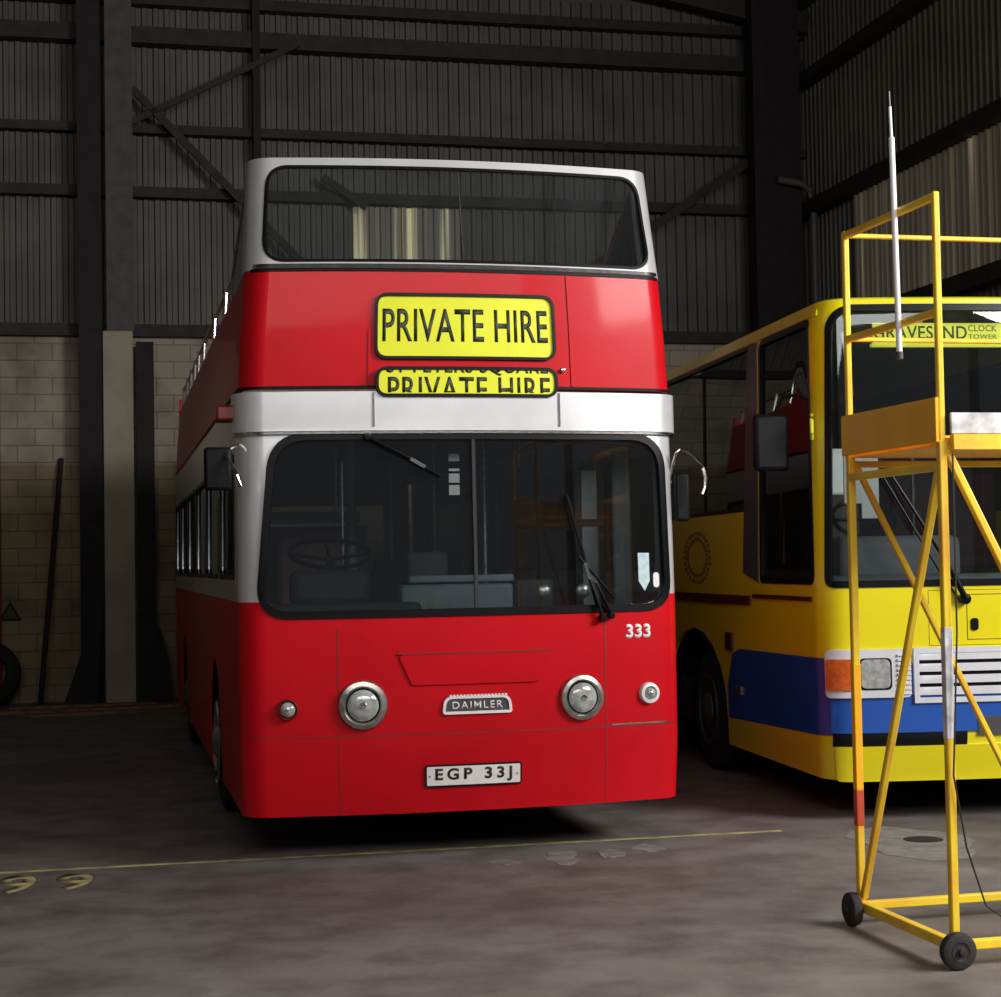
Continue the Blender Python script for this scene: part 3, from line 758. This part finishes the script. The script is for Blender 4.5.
# wipers
def wiper(p0, p1, blade_a, blade_b, nm_='wiper'):
    P0, P1 = SB.pt(*p0), SB.pt(*p1)
    w_ = MB().lathe([(0.022, -0.03), (0.022, 0.02), (0.018, 0.03), (0, 0.032)], P0, (0, -1, 0), 16).build(nm_, 'rubber', BUS)
    MB().tube([P0 + Vector((0, -0.01, 0)), P0.lerp(P1, 0.5) + Vector((0, -0.02, 0)), P1 + Vector((0, -0.01, 0))], [0.014, 0.011, 0.008], 8).build('wiper_arm', 'rubber', w_)
    A, Bq = SB.pt(*blade_a), SB.pt(*blade_b)
    MB().tube([A, A.lerp(Bq, 0.5) + Vector((0, -0.01, 0)), Bq], 0.010, 6).build('wiper_blade', 'rubber', w_)
    MB().bar(P1, P1 + (Bq - A).normalized() * 0.10, 0.02, 0.02).build('blade_clip', 'chrome', w_, smooth=0)
wiper((0.80, 1.385, 0.03), (0.72, 1.62, 0.035), (0.77, 1.45, 0.03), (0.60, 2.12, 0.015))
wiper((0.86, 1.40, 0.02), (0.76, 1.60, 0.03), (0.88, 1.50, 0.03), (0.66, 1.75, 0.03), 'wiper')
wiper((-0.60, 2.47, 0.03), (-0.35, 2.34, 0.035), (-0.50, 2.42, 0.02), (-0.17, 2.235, 0.02))
# mirrors on cranked arms
def mirror(sgn, pts, body):
    m_ = MB().tube(pts, 0.011, 8).build('mirror', 'chrome', BUS)
    x0, x1, y0, y1, z0, z1 = body
    h_ = MB().box(*body).build('mirror_head', 'black', m_, bevel=0.02)
    MB().box(x0 + 0.015, x1 - 0.015, y1 - 0.001, y1 + 0.004, z0 + 0.02, z1 - 0.02).build('mirror_glass', 'chrome', m_, smooth=0)
mirror(-1, [(-1.32, 0.12, 2.44), (-1.42, 0.02, 2.39), (-1.345, -0.14, 2.25), (-1.335, -0.15, 2.18)], (-1.53, -1.37, 0.0, 0.05, 2.17, 2.42))
mirror(1, [(1.32, 0.12, 2.20), (1.322, 0.05, 2.32), (1.33, 0.01, 2.375), (1.35, -0.02, 2.395), (1.38, -0.04, 2.385), (1.43, -0.07, 2.335), (1.465, -0.09, 2.28), (1.475, -0.10, 2.22), (1.472, -0.10, 2.16), (1.455, -0.10, 2.12)], (1.33, 1.43, 0.05, 0.10, 1.96, 2.26))
# indicator lamp on the end of the band
mk = MB().box(-1.45, -1.335, 0.12, 0.34, 2.585, 2.675).build('marker_lamp', 'redlens', BUS, bevel=0.015)
mk = MB().box(1.31, 1.40, 0.28, 0.44, 2.60, 2.69).build('marker_lamp', 'silver', BUS, bevel=0.015)
# wheels
road_wheel(-1.165, 2.45, BUS, lightcap=True); road_wheel(1.165, 2.45, BUS, face=1)
road_wheel(-1.165, 7.3, BUS); road_wheel(1.165, 7.3, BUS, face=1)
for sgn in (-1, 1):
    for yc in (2.45, 7.3):
        bm = bmesh.new(); rings = []
        for x in (sgn * 0.85, sgn * 1.28):
            rings.append([bm.verts.new((x, yc + 0.58 * math.sin(q), 0.5 + 0.58 * math.cos(q))) for q in [R(-112) + R(224) * i / 16 for i in range(17)]])
        for i in range(16): bm.faces.new((rings[0][i], rings[0][i+1], rings[1][i+1], rings[1][i]))
        bm.faces.new(rings[0]); g = MB(); g.bm = bm; g.build('wheel_arch', 'chassis', BUS)
# cab
MB().box(-1.16, -0.25, 0.10, 0.42, 1.30, 1.50).build('dashboard', 'interior', BUS, bevel=0.03)
MB().box(-1.00, -0.52, 0.30, 0.55, 1.48, 1.70).build('instrument_binnacle', 'interior', BUS, bevel=0.05)
sw = MB().tube([(-0.72 + 0.25 * math.cos(q), 0.72 + 0.23 * math.sin(q), 1.80 + 0.09 * math.sin(q)) for q in [2*PI*i/36 for i in range(36)]], 0.015, 8, closed=True).build('steering_wheel', 'rubber', BUS)
MB().tube([(-0.97, 0.72, 1.80), (-0.72, 0.72, 1.76), (-0.47, 0.72, 1.80)], 0.013, 6).tube([(-0.72, 0.72, 1.77), (-0.72, 0.95, 1.88)], 0.012, 6).tube([(-0.72, 0.72, 1.78), (-0.72, 0.55, 1.2)], 0.03, 8).build('steering_spokes', 'rubber', sw)
ds = MB().box(-0.98, -0.50, 1.15, 1.60, 1.08, 1.22).build('driver_seat', 'maroon', BUS, bevel=0.04)
MB().box(-0.97, -0.51, 1.58, 1.70, 1.20, 1.95).build('backrest', 'maroon', ds, bevel=0.04)
MB().box(-0.80, -0.68, 1.3, 1.45, 0.70, 1.08).build('pedestal', 'black', ds)
MB().box(-0.28, -0.22, 0.45, 1.85, 0.70, 1.75).build('cab_partition', 'interior', BUS, bevel=0.01)
MB().box(-1.20, -0.30, 1.95, 2.0, 0.70, 2.00).build('cab_rear_bulkhead', 'maroon', BUS, smooth=0)
MB().box(-1.15, -0.35, 1.93, 1.945, 2.02, 2.10).build('bulkhead_rail', 'greypanel', BUS, smooth=0)
MB().box(-0.36, 0.33, 0.18, 0.32, 1.10, 1.60).build('front_bulkhead', 'greypanel', BUS, bevel=0.02)
MB().box(-0.30, 0.35, 0.24, 0.36, 1.61, 1.655).build('bulkhead_ledge', 'greypanel', BUS, bevel=0.01)
fc = MB().box(-0.30, -0.05, 0.30, 0.55, 1.60, 1.80).build('ticket_machine', 'interior', BUS, bevel=0.02)
MB().box(0.36, 0.60, 0.25, 0.60, 1.10, 1.62).build('luggage_pen', 'interior', BUS, bevel=0.02)
def pole(x, y, z0=0.7, z1=2.62, m='dullchrome', r=0.016):
    MB().tube([(x, y, z0), (x, y, z1)], r, 10).build('grab_pole', m, BUS)
pole(-0.60, 1.0, 1.5, 2.40, 'chrome', 0.012); pole(-0.42, 1.88, 0.7, 2.6, 'greypanel', 0.035); pole(0.40, 1.3); pole(0.30, 2.6); pole(-0.30, 3.6); pole(0.30, 4.6)
# folding entrance door leaf
dr = MB().box(0.80, 0.845, 0.45, 0.50, 0.65, 2.36).box(0.95, 0.99, 0.45, 0.50, 0.65, 2.36).box(0.845, 0.95, 0.45, 0.50, 2.30, 2.36).box(0.845, 0.95, 0.45, 0.50, 1.95, 1.99).box(0.845, 0.95, 0.45, 0.5, 0.65, 1.2).build('door_leaf', 'black', BUS, smooth=0)
MB().box(0.845, 0.95, 0.47, 0.48, 1.2, 2.30).build('door_panel', 'greypanel', dr, smooth=0)
dr = MB().box(1.08, 1.20, 0.55, 0.60, 0.65, 2.45).build('door_post', 'greypanel', BUS, bevel=0.02)
# round reflectors / indicator repeaters on the cab ledge
for x in (0.50, 0.74):
    MB().lathe([(0.045, 0), (0.045, 0.02), (0.03, 0.03), (0, 0.034)], (x, 0.10, 1.545), (0, -1, 0), 20).build('ledge_lamp', 'dullchrome', BUS)
# white pieces added in place of bright reflections high behind the screen
for k_, (z0, z1) in enumerate(((2.345, 2.39), (2.285, 2.30), (2.215, 2.27), (2.14, 2.20))):
    MB().box(-0.055 , 0.01, 0.20, 0.215, z0, z1).build('reflection_piece', 'white', BUS, smooth=0)
# passenger seats
def seat_pair(x0, x1, y):
    s_ = MB().box(x0, x1, y, y + 0.42, 1.02, 1.14).box(x0, x1, y + 0.40, y + 0.50, 1.10, 1.60).build('passenger_seat', 'seat', BUS, bevel=0.03)
    MB().tube([(x0 + 0.02, y + 0.46, 1.2), (x0 + 0.02, y + 0.46, 1.66), (x1 - 0.02, y + 0.46, 1.66), (x1 - 0.02, y + 0.46, 1.2)], 0.012, 6).build('seat_rail', 'dullchrome', s_)
for i in range(7):
    seat_pair(-1.18, -0.32, 2.3 + 0.98 * i); seat_pair(0.32, 1.18, 2.7 + 0.95 * i)

# ------------------------------------------------------------ the yellow coach
KY = R(8.2)
COACH = empty('coach', Matrix.Translation((2.077, 11.186, 0)) @ Matrix.Rotation(KY, 4, 'Z') @ Matrix.Translation((1.25, 0.06, 0)),
              label='yellow single-deck coach with a blue waist stripe beside the red bus', cat='coach')
SK = Shell(1.25, 0.18, 0.09, [(0.28, 1.22), (0.5, 1.245), (1.0, 1.25), (1.55, 1.25), (3.24, 1.235), (3.40, 1.20)],
           [(0.28, 0.06), (0.55, 0.0), (1.5, 0.0), (2.4, 0.0), (3.30, 0.01), (3.40, 0.03)])
KL = 11.6; kR = SK.sy(KL)
def karch(yc, r, zc, zb, sign, n=12):
    half = math.acos((zb - zc) / r); P = []
    for i in range(n + 1):
        q = -half + 2*half*i/n; P.append((sign * SK.sy(yc + r * (1.5 if yc < 5 else 1.2) * math.sin(q)), zc + r * math.cos(q)))
    return P if sign > 0 else P[::-1]
bot = [(-kR, 0.28)] + [p for yc in (9.0, 3.3) for p in karch(yc, 0.64, 0.52, 0.28, -1)] + [p for yc in (3.3, 9.0) for p in karch(yc, 0.64, 0.52, 0.28, 1)] + [(kR, 0.28)]
SK.panel('lower_body_panel', bot + [(kR, 1.46), (-kR, 1.46)], 'yellow', COACH, n0=-0.03)
KW = rounded([(-1.235, 1.53), (1.235, 1.53), (1.22, 3.362), (-1.20, 3.362)], [0.06, 0.06, 0.16, 0.16], 6)
DW = {}
kh = [KW]
for sgn in (-1, 1):
    h = rounded([(sgn * SK.sy(0.16), 1.55), (sgn * SK.sy(1.36), 1.55), (sgn * SK.sy(1.32), 3.30), (sgn * SK.sy(0.20), 3.30)], 0.06, 4)
    kh.append(h); DW[sgn] = h
pil = {}
for sgn in (-1, 1):
    h = rounded([(sgn * SK.sy(1.52), 2.08), (sgn * SK.sy(KL - 0.5), 2.08), (sgn * SK.sy(KL - 0.5), 3.30), (sgn * SK.sy(1.44), 3.30)], 0.04, 3)
    kh.append(h); pil[sgn] = h
SK.panel('upper_body_panel', rect(-kR, kR, 1.46, 3.40), 'yellow', COACH, kh, n0=-0.03)
cw = SK.panel('windscreen', inset(KW, 0.003), 'glass', COACH, n0=-0.02, n1=-0.014)
SK.ring('windscreen_rubber', inset(KW, -0.006), 0.045, 'rubber', cw, n0=-0.025, n1=0.008)
for sgn in (-1, 1):
    g_ = SK.panel('side_window', inset(DW[sgn], 0.003), 'coachglass', COACH, n0=-0.02, n1=-0.012)
    SK.ring('window_rubber', inset(DW[sgn], -0.006), 0.045, 'rubber', g_, n0=-0.02, n1=0.008)
    g_ = SK.panel('side_glazing', inset(pil[sgn], 0.003), 'coachglass', COACH, n0=-0.02, n1=-0.012)
    SK.ring('window_rubber', inset(pil[sgn], -0.004), 0.03, 'rubber', g_, n0=-0.02, n1=0.006)
    for y in (2.9, 4.3, 5.7, 7.1, 8.5, 9.9):
        SK.panel('glazing_bar', rect(*sorted((sgn * SK.sy(y), sgn * SK.sy(y + 0.05))), 2.1, 3.2), 'black', g_, n0=-0.01, n1=-0.004)
    SK.panel('slanted_pillar', sorted([(sgn * SK.sy(1.41), 1.55), (sgn * SK.sy(1.80), 1.62), (sgn * SK.sy(1.60), 3.295), (sgn * SK.sy(1.385), 3.295)], key=lambda p: 0) , 'coachgrey', COACH, n0=0.0, n1=0.010)
    SK.panel('roof_edge', rect(*sorted((sgn * SK.sy(0.1), sgn * kR)), 3.312, 3.352), 'yellowtrim', COACH, n0=0, n1=0.010)
    SK.panel('waist_moulding', rect(*sorted((sgn * SK.sy(1.62), sgn * SK.sy(KL - 0.1))), 1.38, 1.45), 'mould', COACH, n0=0, n1=0.018)
    SK.panel('waist_moulding', rect(*sorted((sgn * SK.sy(0.20), sgn * SK.sy(1.55))), 1.435, 1.465), 'mould', COACH, n0=0, n1=0.014)
    # blue swoosh on the flank
    bs = [(sgn * SK.sy(0.02), 0.57), (sgn * SK.sy(2.30), 0.50), (sgn * SK.sy(2.30), 0.75), (sgn * SK.sy(2.15), 1.0), (sgn * SK.sy(1.95), 1.045), (sgn * SK.sy(0.02), 1.07)]
    SK.panel('blue_stripe', bs, 'blue', COACH, n0=0, n1=0.005)
    SK.panel('blue_stripe', rect(*sorted((sgn * SK.sy(4.1), sgn * SK.sy(8.1))), 0.50, 1.03), 'blue', COACH, n0=0, n1=0.005)
    SK.panel('flank_reflector', rect(*sorted((sgn * SK.sy(2.12), sgn * SK.sy(2.30))), 1.02, 1.16), 'mould', COACH, n0=0, n1=0.02)
    SK.panel('flank_lamp', rect(*sorted((sgn * SK.sy(1.9), sgn * SK.sy(2.05))), 0.70, 0.76), 'dullchrome', COACH, n0=0.004, n1=0.02)
# wreath emblem of leaves on the side, under the windows
rg = MB()
for i in range(26):
    q = 2*PI*i/26
    for rr_, dq in ((0.27, 0), (0.20, 0.12)):
        c = SK.pt(-SK.sy(3.15 + rr_ * 1.5 * math.cos(q + dq)), 1.74 + rr_ * 0.75 * math.sin(q + dq), 0.004)
        rg.box(c.x - 0.003, c.x + 0.003, c.y - 0.04, c.y + 0.04, c.z - 0.014, c.z + 0.014)
rg.build('side_emblem', 'decal', COACH, smooth=0)
# front blue
sc_ = SK.sy(0.02)
SK.panel('front_blue_band', rect(-1.22, 1.22, 0.585, 0.825), 'blue', COACH, n0=0, n1=0.014, bevel=0.006)
for sgn in (-1, 1):
    SK.panel('blue_upright', rect(*sorted((sgn*0.72, sgn*0.60))+[0.825, 1.08]) if False else [(sgn*0.73, 0.82), (sgn*0.60, 0.82), (sgn*0.60, 1.03), (sgn*0.73, 1.03)], 'blue', COACH, n0=0, n1=0.006)
SK.panel('bumper_gap', [(-sc_, 0.50), (-0.33, 0.50), (-0.33, 0.60), (-0.36, 0.585), (-sc_, 0.585)], 'black', COACH, n0=0, n1=0.008)
SK.panel('bumper_gap', [(0.33, 0.50), (sc_, 0.50), (sc_, 0.585), (0.36, 0.585), (0.33, 0.60)], 'black', COACH, n0=0, n1=0.008)
SK.panel('bumper', rounded(rect(-SK.sy(0.0), SK.sy(0.0), 0.27, 0.50), 0.02, 2), 'yellow', COACH, n0=0, n1=0.020, bevel=0.008)
SK.panel('number_plate_recess', rect(-0.26, 0.26, 0.56, 0.68), 'coachgrey', COACH, n0=0.012, n1=0.020)
# headlamps
for sgn in (-1, 1):
    def P(a, b, c, d): return rect(*sorted((sgn*a, sgn*b)), c, d)
    hl = SK.panel('headlamp', rounded(P(0.70, 1.235, 0.815, 1.125), 0.03, 3), 'grille', COACH, n0=0, n1=0.035, bevel=0.006)
    SK.panel('indicator_lens', rounded(P(1.05, 1.225, 0.865, 1.065), 0.015, 2), 'amber', hl, n0=0.03, n1=0.048, bevel=0.006)
    SK.panel('lamp_bowl', rounded(P(0.825, 1.035, 0.865, 1.070), 0.03, 3), 'black', hl, n0=0.034, n1=0.0375)
    SK.panel('lamp_lens', rounded(P(0.838, 1.03, 0.875, 1.062), 0.035, 3), 'lens', hl, n0=0.036, n1=0.050, bevel=0.006)
    fn = MB()
    for i in range(9):
        z = 0.84 + 0.031 * i; c = SK.pt(sgn * 0.745, z, 0.038); fn.box(c.x - 0.045, c.x + 0.045, c.y - 0.008, c.y + 0.006, c.z - 0.006, c.z + 0.006)
    fn.build('lamp_fins', 'grille', hl, smooth=0)
# grille
gr = SK.panel('grille', rect(-0.66, 0.66, 0.78, 1.12), 'black', COACH, n0=0, n1=0.006)
SK.ring('grille_frame', rect(-0.68, 0.68, 0.775, 1.13), 0.035, 'grille', gr, n0=0, n1=0.034, bevel=0.004)
for i in range(4):
    z = 0.825 + 0.075 * i
    SK.panel('grille_slat', rect(-0.65, 0.65, z, z + 0.052), 'grille', gr, n0=0.008, n1=0.030, bevel=0.006)
# flap on the dash panel
SK.ring('front_flap', rect(-0.31, 0.60, 1.175, 1.47), 0.004, 'mould', COACH, n0=0, n1=0.002)
SK.panel('flap_catch', rounded(rect(-0.285, -0.235, 1.235, 1.315), 0.02, 4), 'rubber', COACH, n0=0, n1=0.010)
SK.ring('panel_joint', rect(-0.565, -0.56 + 0.6, 1.14, 1.50), 0.003, 'mould', COACH, n0=-0.003, n1=0.001)
# coach wiper
P0 = SK.pt(-0.33, 1.44, 0.03)
cwp = MB().lathe([(0.035, -0.03), (0.035, 0.02), (0.02, 0.03), (0, 0.033)], P0, (0, -1, 0), 16).build('wiper', 'rubber', COACH)
MB().tube([SK.pt(-0.33, 1.44, 0.045), SK.pt(-0.44, 1.66, 0.05), SK.pt(-0.80, 2.25, 0.035)], [0.022, 0.016, 0.008], 8).build('wiper_arm', 'rubber', cwp)
MB().tube([SK.pt(-0.37, 1.43, 0.045), SK.pt(-0.50, 1.62, 0.05), SK.pt(-0.86, 2.25, 0.035)], [0.010, 0.008, 0.006], 8).build('wiper_link', 'rubber', cwp)
MB().tube([SK.pt(-0.62, 1.85, 0.02), SK.pt(-0.86, 2.30, 0.02), SK.pt(-0.90, 2.50, 0.02)], 0.010, 6).build('wiper_blade', 'rubber', cwp)
# roof
bm = bmesh.new(); rings = []
for n_, z in ((0.0, 3.385), (-0.012, 3.405), (-0.05, 3.418), (-0.25, 3.435), (-0.6, 3.445), (-1.1, 3.45)):
    ss = [-kR] + [-SK.sy(y) for y in (9, 6, 3, 1.5, 0.6)] + [c for c in SK.cuts() if abs(c) <= SK.sc] + [SK.sy(y) for y in (0.6, 1.5, 3, 6, 9)] + [kR]
    rg_ = []
    for s_ in ss:
        p = SK.pt(s_, z, 0); f_ = (1.25 + n_) / 1.25
        rg_.append(bm.verts.new((p.x * f_, p.y - n_ * 0.55 if p.y < KL - 0.2 else p.y + n_ * 0.0, z)))
    rings.append(rg_)
for A, B_ in zip(rings, rings[1:]):
    for i in range(len(A) - 1): bm.faces.new((A[i], A[i+1], B_[i+1], B_[i]))
bm.faces.new(rings[-1]); bm.faces.new([r_[0] for r_ in rings] + [r_[-1] for r_ in rings[::-1]])
g = MB(); g.bm = bm; g.build('roof', 'yellowtrim', COACH, smooth=0.9)
MB().box(-1.22, 1.22, KL - 0.03, KL, 0.3, 3.3).build('rear_panel', 'yellow', COACH, smooth=0)
MB().box(-1.2, 1.2, 0.2, 2.2, 0.35, 0.7).box(-1.2, 1.2, 3.8, 8.2, 0.35, 0.7).box(-0.9, 0.9, 0.2, KL - 0.1, 0.4, 0.6).build('chassis', 'chassis', COACH, smooth=0)
MB().box(-1.2, 1.2, 0.2, KL - 0.1, 1.2, 1.26).build('cabin_floor', 'floorcov', COACH, smooth=0)
for sgn in (-1, 1):
    for yc in (3.12, 9.0):
        road_wheel(sgn * 1.05, yc, COACH, r=0.50, face=sgn)
        bm = bmesh.new(); rings = []
        for x in (sgn * 0.75, sgn * 1.22):
            rings.append([bm.verts.new((x, yc + (1.1 if yc < 5 else 0.8) * math.sin(q), 0.52 + 0.66 * math.cos(q))) for q in [R(-110) + R(220) * i / 16 for i in range(17)]])
        for i in range(16): bm.faces.new((rings[0][i], rings[0][i+1], rings[1][i+1], rings[1][i]))
        bm.faces.new(rings[0]); g = MB(); g.bm = bm; g.build('wheel_arch', 'chassis', COACH)
# destination board behind the glass
def Kp(x, z, y): return (x, y, z)
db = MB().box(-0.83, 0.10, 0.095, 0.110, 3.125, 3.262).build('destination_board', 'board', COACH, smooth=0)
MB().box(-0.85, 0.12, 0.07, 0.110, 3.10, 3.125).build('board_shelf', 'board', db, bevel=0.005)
def plane_text(txt, wd, ht, x0, z0, y, m, parent):
    bm_ = text_bm(txt, wd, ht, x0, z0, 1.05, 0.008)
    r_ = bmesh.ops.extrude_face_region(bm_, geom=bm_.faces[:])
    nv = [v for v in r_['geom'] if isinstance(v, bmesh.types.BMVert)]
    for v in nv: v.co.z = 0.002
    for v in bm_.verts: v.co = Vector((v.co.x, y - v.co.z, v.co.y))
    mesh_obj('lettering', bm_, m, parent, smooth=0)
plane_text('GRAVESEND', 0.645, 0.088, -0.825, 3.155, 0.0948, 'boardink', db)
plane_text('CLOCK', 0.20, 0.042, -0.17, 3.207, 0.0948, 'boardgrey', db)
plane_text('TOWER', 0.20, 0.030, -0.17, 3.157, 0.0948, 'boardgrey', db)
# dash, wheel, seats
MB().box(-1.15, 1.15, 0.10, 0.55, 1.45, 1.60).build('dashboard', 'dash', COACH, bevel=0.04)
MB().box(-1.02, -0.18, 0.25, 0.60, 1.55, 1.86).build('dash_hood', 'dash', COACH, bevel=0.06)
sw = MB().tube([(-0.70 + 0.22 * math.cos(q), 0.72 + 0.15 * math.sin(q), 1.98 + 0.13 * math.sin(q)) for q in [2*PI*i/36 for i in range(36)]], 0.016, 8, closed=True).build('steering_wheel', 'rubber', COACH)
MB().tube([(-0.92, 0.72, 1.98), (-0.48, 0.72, 1.98)], 0.013, 6).tube([(-0.70, 0.72, 1.98), (-0.70, 0.5, 1.6)], 0.03, 8).build('steering_spokes', 'rubber', sw)
ds = MB().box(-0.95, -0.45, 1.0, 1.45, 1.55, 1.68).build('driver_seat', 'interior', COACH, bevel=0.04)
MB().box(-0.94, -0.46, 1.42, 1.55, 1.66, 2.40).build('backrest', 'interior', ds, bevel=0.05)
MB().box(-0.82, -0.58, 1.40, 1.43, 2.18, 2.52).build('headrest_cover', 'white', ds, bevel=0.02)
for i in range(8):
    for x0 in (-1.12, 0.25):
        s_ = MB().box(x0, x0 + 0.88, 2.2 + 1.1*i, 2.65 + 1.1*i, 1.62, 1.75).box(x0, x0 + 0.88, 2.62 + 1.1*i, 2.75 + 1.1*i, 1.7, 2.42).build('passenger_seat', 'maroon', COACH, bevel=0.04)
MB().tube([(-0.48, 0.35, 1.7), (-0.50, 0.30, 2.6)], 0.014, 8).build('grab_pole', 'chrome', COACH)
pn = MB().box(-0.98, -0.86, 0.30, 0.315, 2.08, 2.50).box(-0.86, -0.74, 0.30, 0.315, 1.98, 2.56).build('reflection_panel', 'white', COACH, smooth=0)  # white panel standing in for a bright reflection in the windscreen
bk = MB().tube([(-1.02, 0.14, 3.20), (-0.99, 0.10, 2.78)], 0.024, 8).build('interior_mirror_arm', 'dullchrome', COACH)
# coach mirror on the driver side
cm = MB().tube([(-1.26, 0.14, 2.76), (-1.33, 0.16, 2.80), (-1.42, 0.22, 2.78), (-1.46, 0.28, 2.66)], 0.012, 8).build('mirror', 'rubber', COACH)
MB().box(-1.60, -1.36, 0.26, 0.34, 2.30, 2.68).build('mirror_head', 'black', cm, bevel=0.03)
MB().box(-1.575, -1.385, 0.338, 0.344, 2.33, 2.65).build('mirror_glass', 'chrome', cm, smooth=0)
MB().tube([(-1.26, 0.10, 2.50), (-1.275, 0.06, 2.54), (-1.275, 0.06, 2.62), (-1.26, 0.10, 2.66)], 0.013, 8).build('grab_handle', 'yellowtrim', COACH)

# ------------------------------------------------------------ the yellow access tower
TW = empty('access_tower', Matrix.Translation((1.66, 8.22, 0)) @ Matrix.Rotation(R(13.5), 4, 'Z'),
           label='yellow wheeled access tower with a railed platform before the coach', cat='access tower')
TWD = 1.35; DPT = -0.90
def tpart(name, a, b, w_=0.045, m='tower', parent=None, up=(0, 0, 1)):
    return MB().bar(a, b, w_, None, up).build(name, m, parent or TW, bevel=0.006)
post = []
for x, y in ((0, 0), (0, DPT), (TWD, 0), (TWD, DPT)):
    post.append(tpart('post', (x, y, 0.08), (x, y, 2.21), 0.036))
for x, y in ((0, 0), (0, DPT), (TWD, 0), (TWD, DPT)):
    tpart('guard_post', (x, y, 2.18), (x, y, 3.27), 0.029)
# flaked red and white touch-up bands on the far left post
MB().bar((0, 0, 0.46), (0, 0, 0.63), 0.0385).build('red_paint_band', 'redband', post[0], bevel=0.004)
MB().bar((0, 0, 0.63), (0, 0, 1.22), 0.0382).build('orange_paint_band', 'toe', post[0], bevel=0.004)
MB().bar((0, DPT, 0.95), (0, DPT, 1.42), 0.0382).build('scuffed_paint_band', 'toewhite', post[1], bevel=0.004)
for z in (3.25, 2.755):
    tpart('guard_rail', (0, 0, z), (0, DPT, z), 0.032); tpart('guard_rail', (0, 0, z), (TWD, 0, z), 0.023); tpart('guard_rail', (TWD, 0, z), (TWD, DPT, z), 0.040)
for z in (2.10,):
    tpart('cross_member', (0, 0, z), (0, DPT, z), 0.036); tpart('cross_member', (TWD, 0, z), (TWD, DPT, z), 0.045)
tpart('cross_member', (0, 0, 2.16), (TWD, 0, 2.16), 0.030)
# base frame
z = 0.088
tpart('base_rail', (0, 0, z), (0, DPT, z), 0.046); tpart('base_rail', (TWD, 0, z), (TWD, DPT, z), 0.046)
tpart('base_rail', (0, 0, z), (TWD, 0, z), 0.040); tpart('base_rail', (0, DPT, z), (TWD, DPT, z), 0.042)
# braces
tpart('diagonal_brace', (0.0, DPT + 0.02, 2.10), (0.0, -0.03, 0.13), 0.032)
tpart('diagonal_brace', (0.02, 0.0, 2.17), (1.055, 0.0, 0.12), 0.028)
tpart('diagonal_brace', (0.02, DPT, 2.17), (1.06, DPT, 0.12), 0.034)
# platform
MB().box(0.0, TWD, DPT, 0.0, 2.19, 2.22).build('platform', 'toe', TW, smooth=0)
MB().box(-0.035, -0.020, DPT - 0.02, 0.02, 2.20, 2.39).build('toe_board', 'toe', TW, bevel=0.003)
tb = MB().box(0.03, TWD, DPT - 0.035, DPT - 0.02, 2.235, 2.325).build('toe_board', 'toewhite', TW, bevel=0.003); tb['label'] = 'scuffed white toe board'
MB().box(0.03, TWD, DPT - 0.05, DPT - 0.015, 2.165, 2.232).build('platform_edge', 'tower', TW, bevel=0.004)
MB().box(TWD + 0.02, TWD + 0.035, DPT, 0, 2.20, 2.39).build('toe_board', 'toe', TW, bevel=0.003)
MB().box(0.0, TWD, 0.022, 0.036, 2.20, 2.30).build('toe_board', 'toe', TW, bevel=0.003)
# wheels with fork and axle
for x, y, sx in ((-0.01, -0.02, -1), (-0.015, DPT - 0.055, -1), (TWD + 0.03, 0, 1), (TWD, DPT - 0.055, 1)):
    front = y < -0.5
    ax = (0, -1, 0) if front else (-1, 0, 0)
    cx, cy = (x, y) if front else (x - 0.045 if sx < 0 else x + 0.045, y)
    wv = MB().lathe([(0.036, -0.026), (0.060, -0.028), (0.075, -0.020), (0.079, 0), (0.075, 0.020), (0.060, 0.028), (0.036, 0.026)], (cx, cy, 0.079), ax, 32).build('wheel', 'wheelb', TW)
    MB().lathe([(0.041, 0.0), (0.040, 0.029), (0.032, 0.024), (0.018, 0.028), (0.012, 0.042), (0, 0.044)], (cx, cy, 0.079), ax, 24).build('hub', 'wheelb', wv)
# ladder on the far right side
for y in (-0.22, -0.68):
    tpart('ladder_stile', (TWD + 0.05, y, 0.12), (TWD + 0.05, y, 2.25), 0.035)
for i in range(8):
    tpart('ladder_rung', (TWD + 0.05, -0.22, 0.35 + 0.26*i), (TWD + 0.05, -0.68, 0.35 + 0.26*i), 0.026)
# white pole strapped to the side rails
TM = TW.matrix_world.copy()
wp = empty('telescopic_pole', TM @ Matrix.Translation((-0.032, -0.60, 2.60)), label='white telescopic pole strapped upright to the tower handrails', cat='pole')
MB().tube([(0, 0.0, 0), (0, 0.025, 0.98)], 0.013, 12).build('lower_tube', 'polewhite', wp)
MB().tube([(0, 0.025, 0.96), (0, 0.033, 1.12)], 0.007, 10).build('middle_tube', 'polewhite', wp)
MB().tube([(0, 0.033, 1.10), (0, 0.038, 1.19)], 0.004, 8).build('top_tube', 'coachgrey', wp)
MB().lathe([(0.016, 0), (0.016, 0.03), (0.012, 0.033)], (0, 0.0, -0.01), (0, 0, 1), 14).build('end_cap', 'coachgrey', wp)
# thin cable hanging down the tower
cb = MB().tube([TM @ Vector(p) for p in ((0.035, DPT - 0.03, 2.15), (0.03, DPT - 0.035, 1.4), (0.0, DPT - 0.03, 0.80), (0.05, DPT - 0.03, 0.50), (0.16, DPT + 0.02, 0.24), (0.38, DPT + 0.10, 0.10), (0.60, DPT + 0.16, 0.012), (0.95, DPT + 0.2, 0.012))], 0.004, 6).build('cable', 'cable')
tag(cb, 'thin dark cable trailing from the near tower post to the floor', 'cable')
bpy.context.view_layer.update()
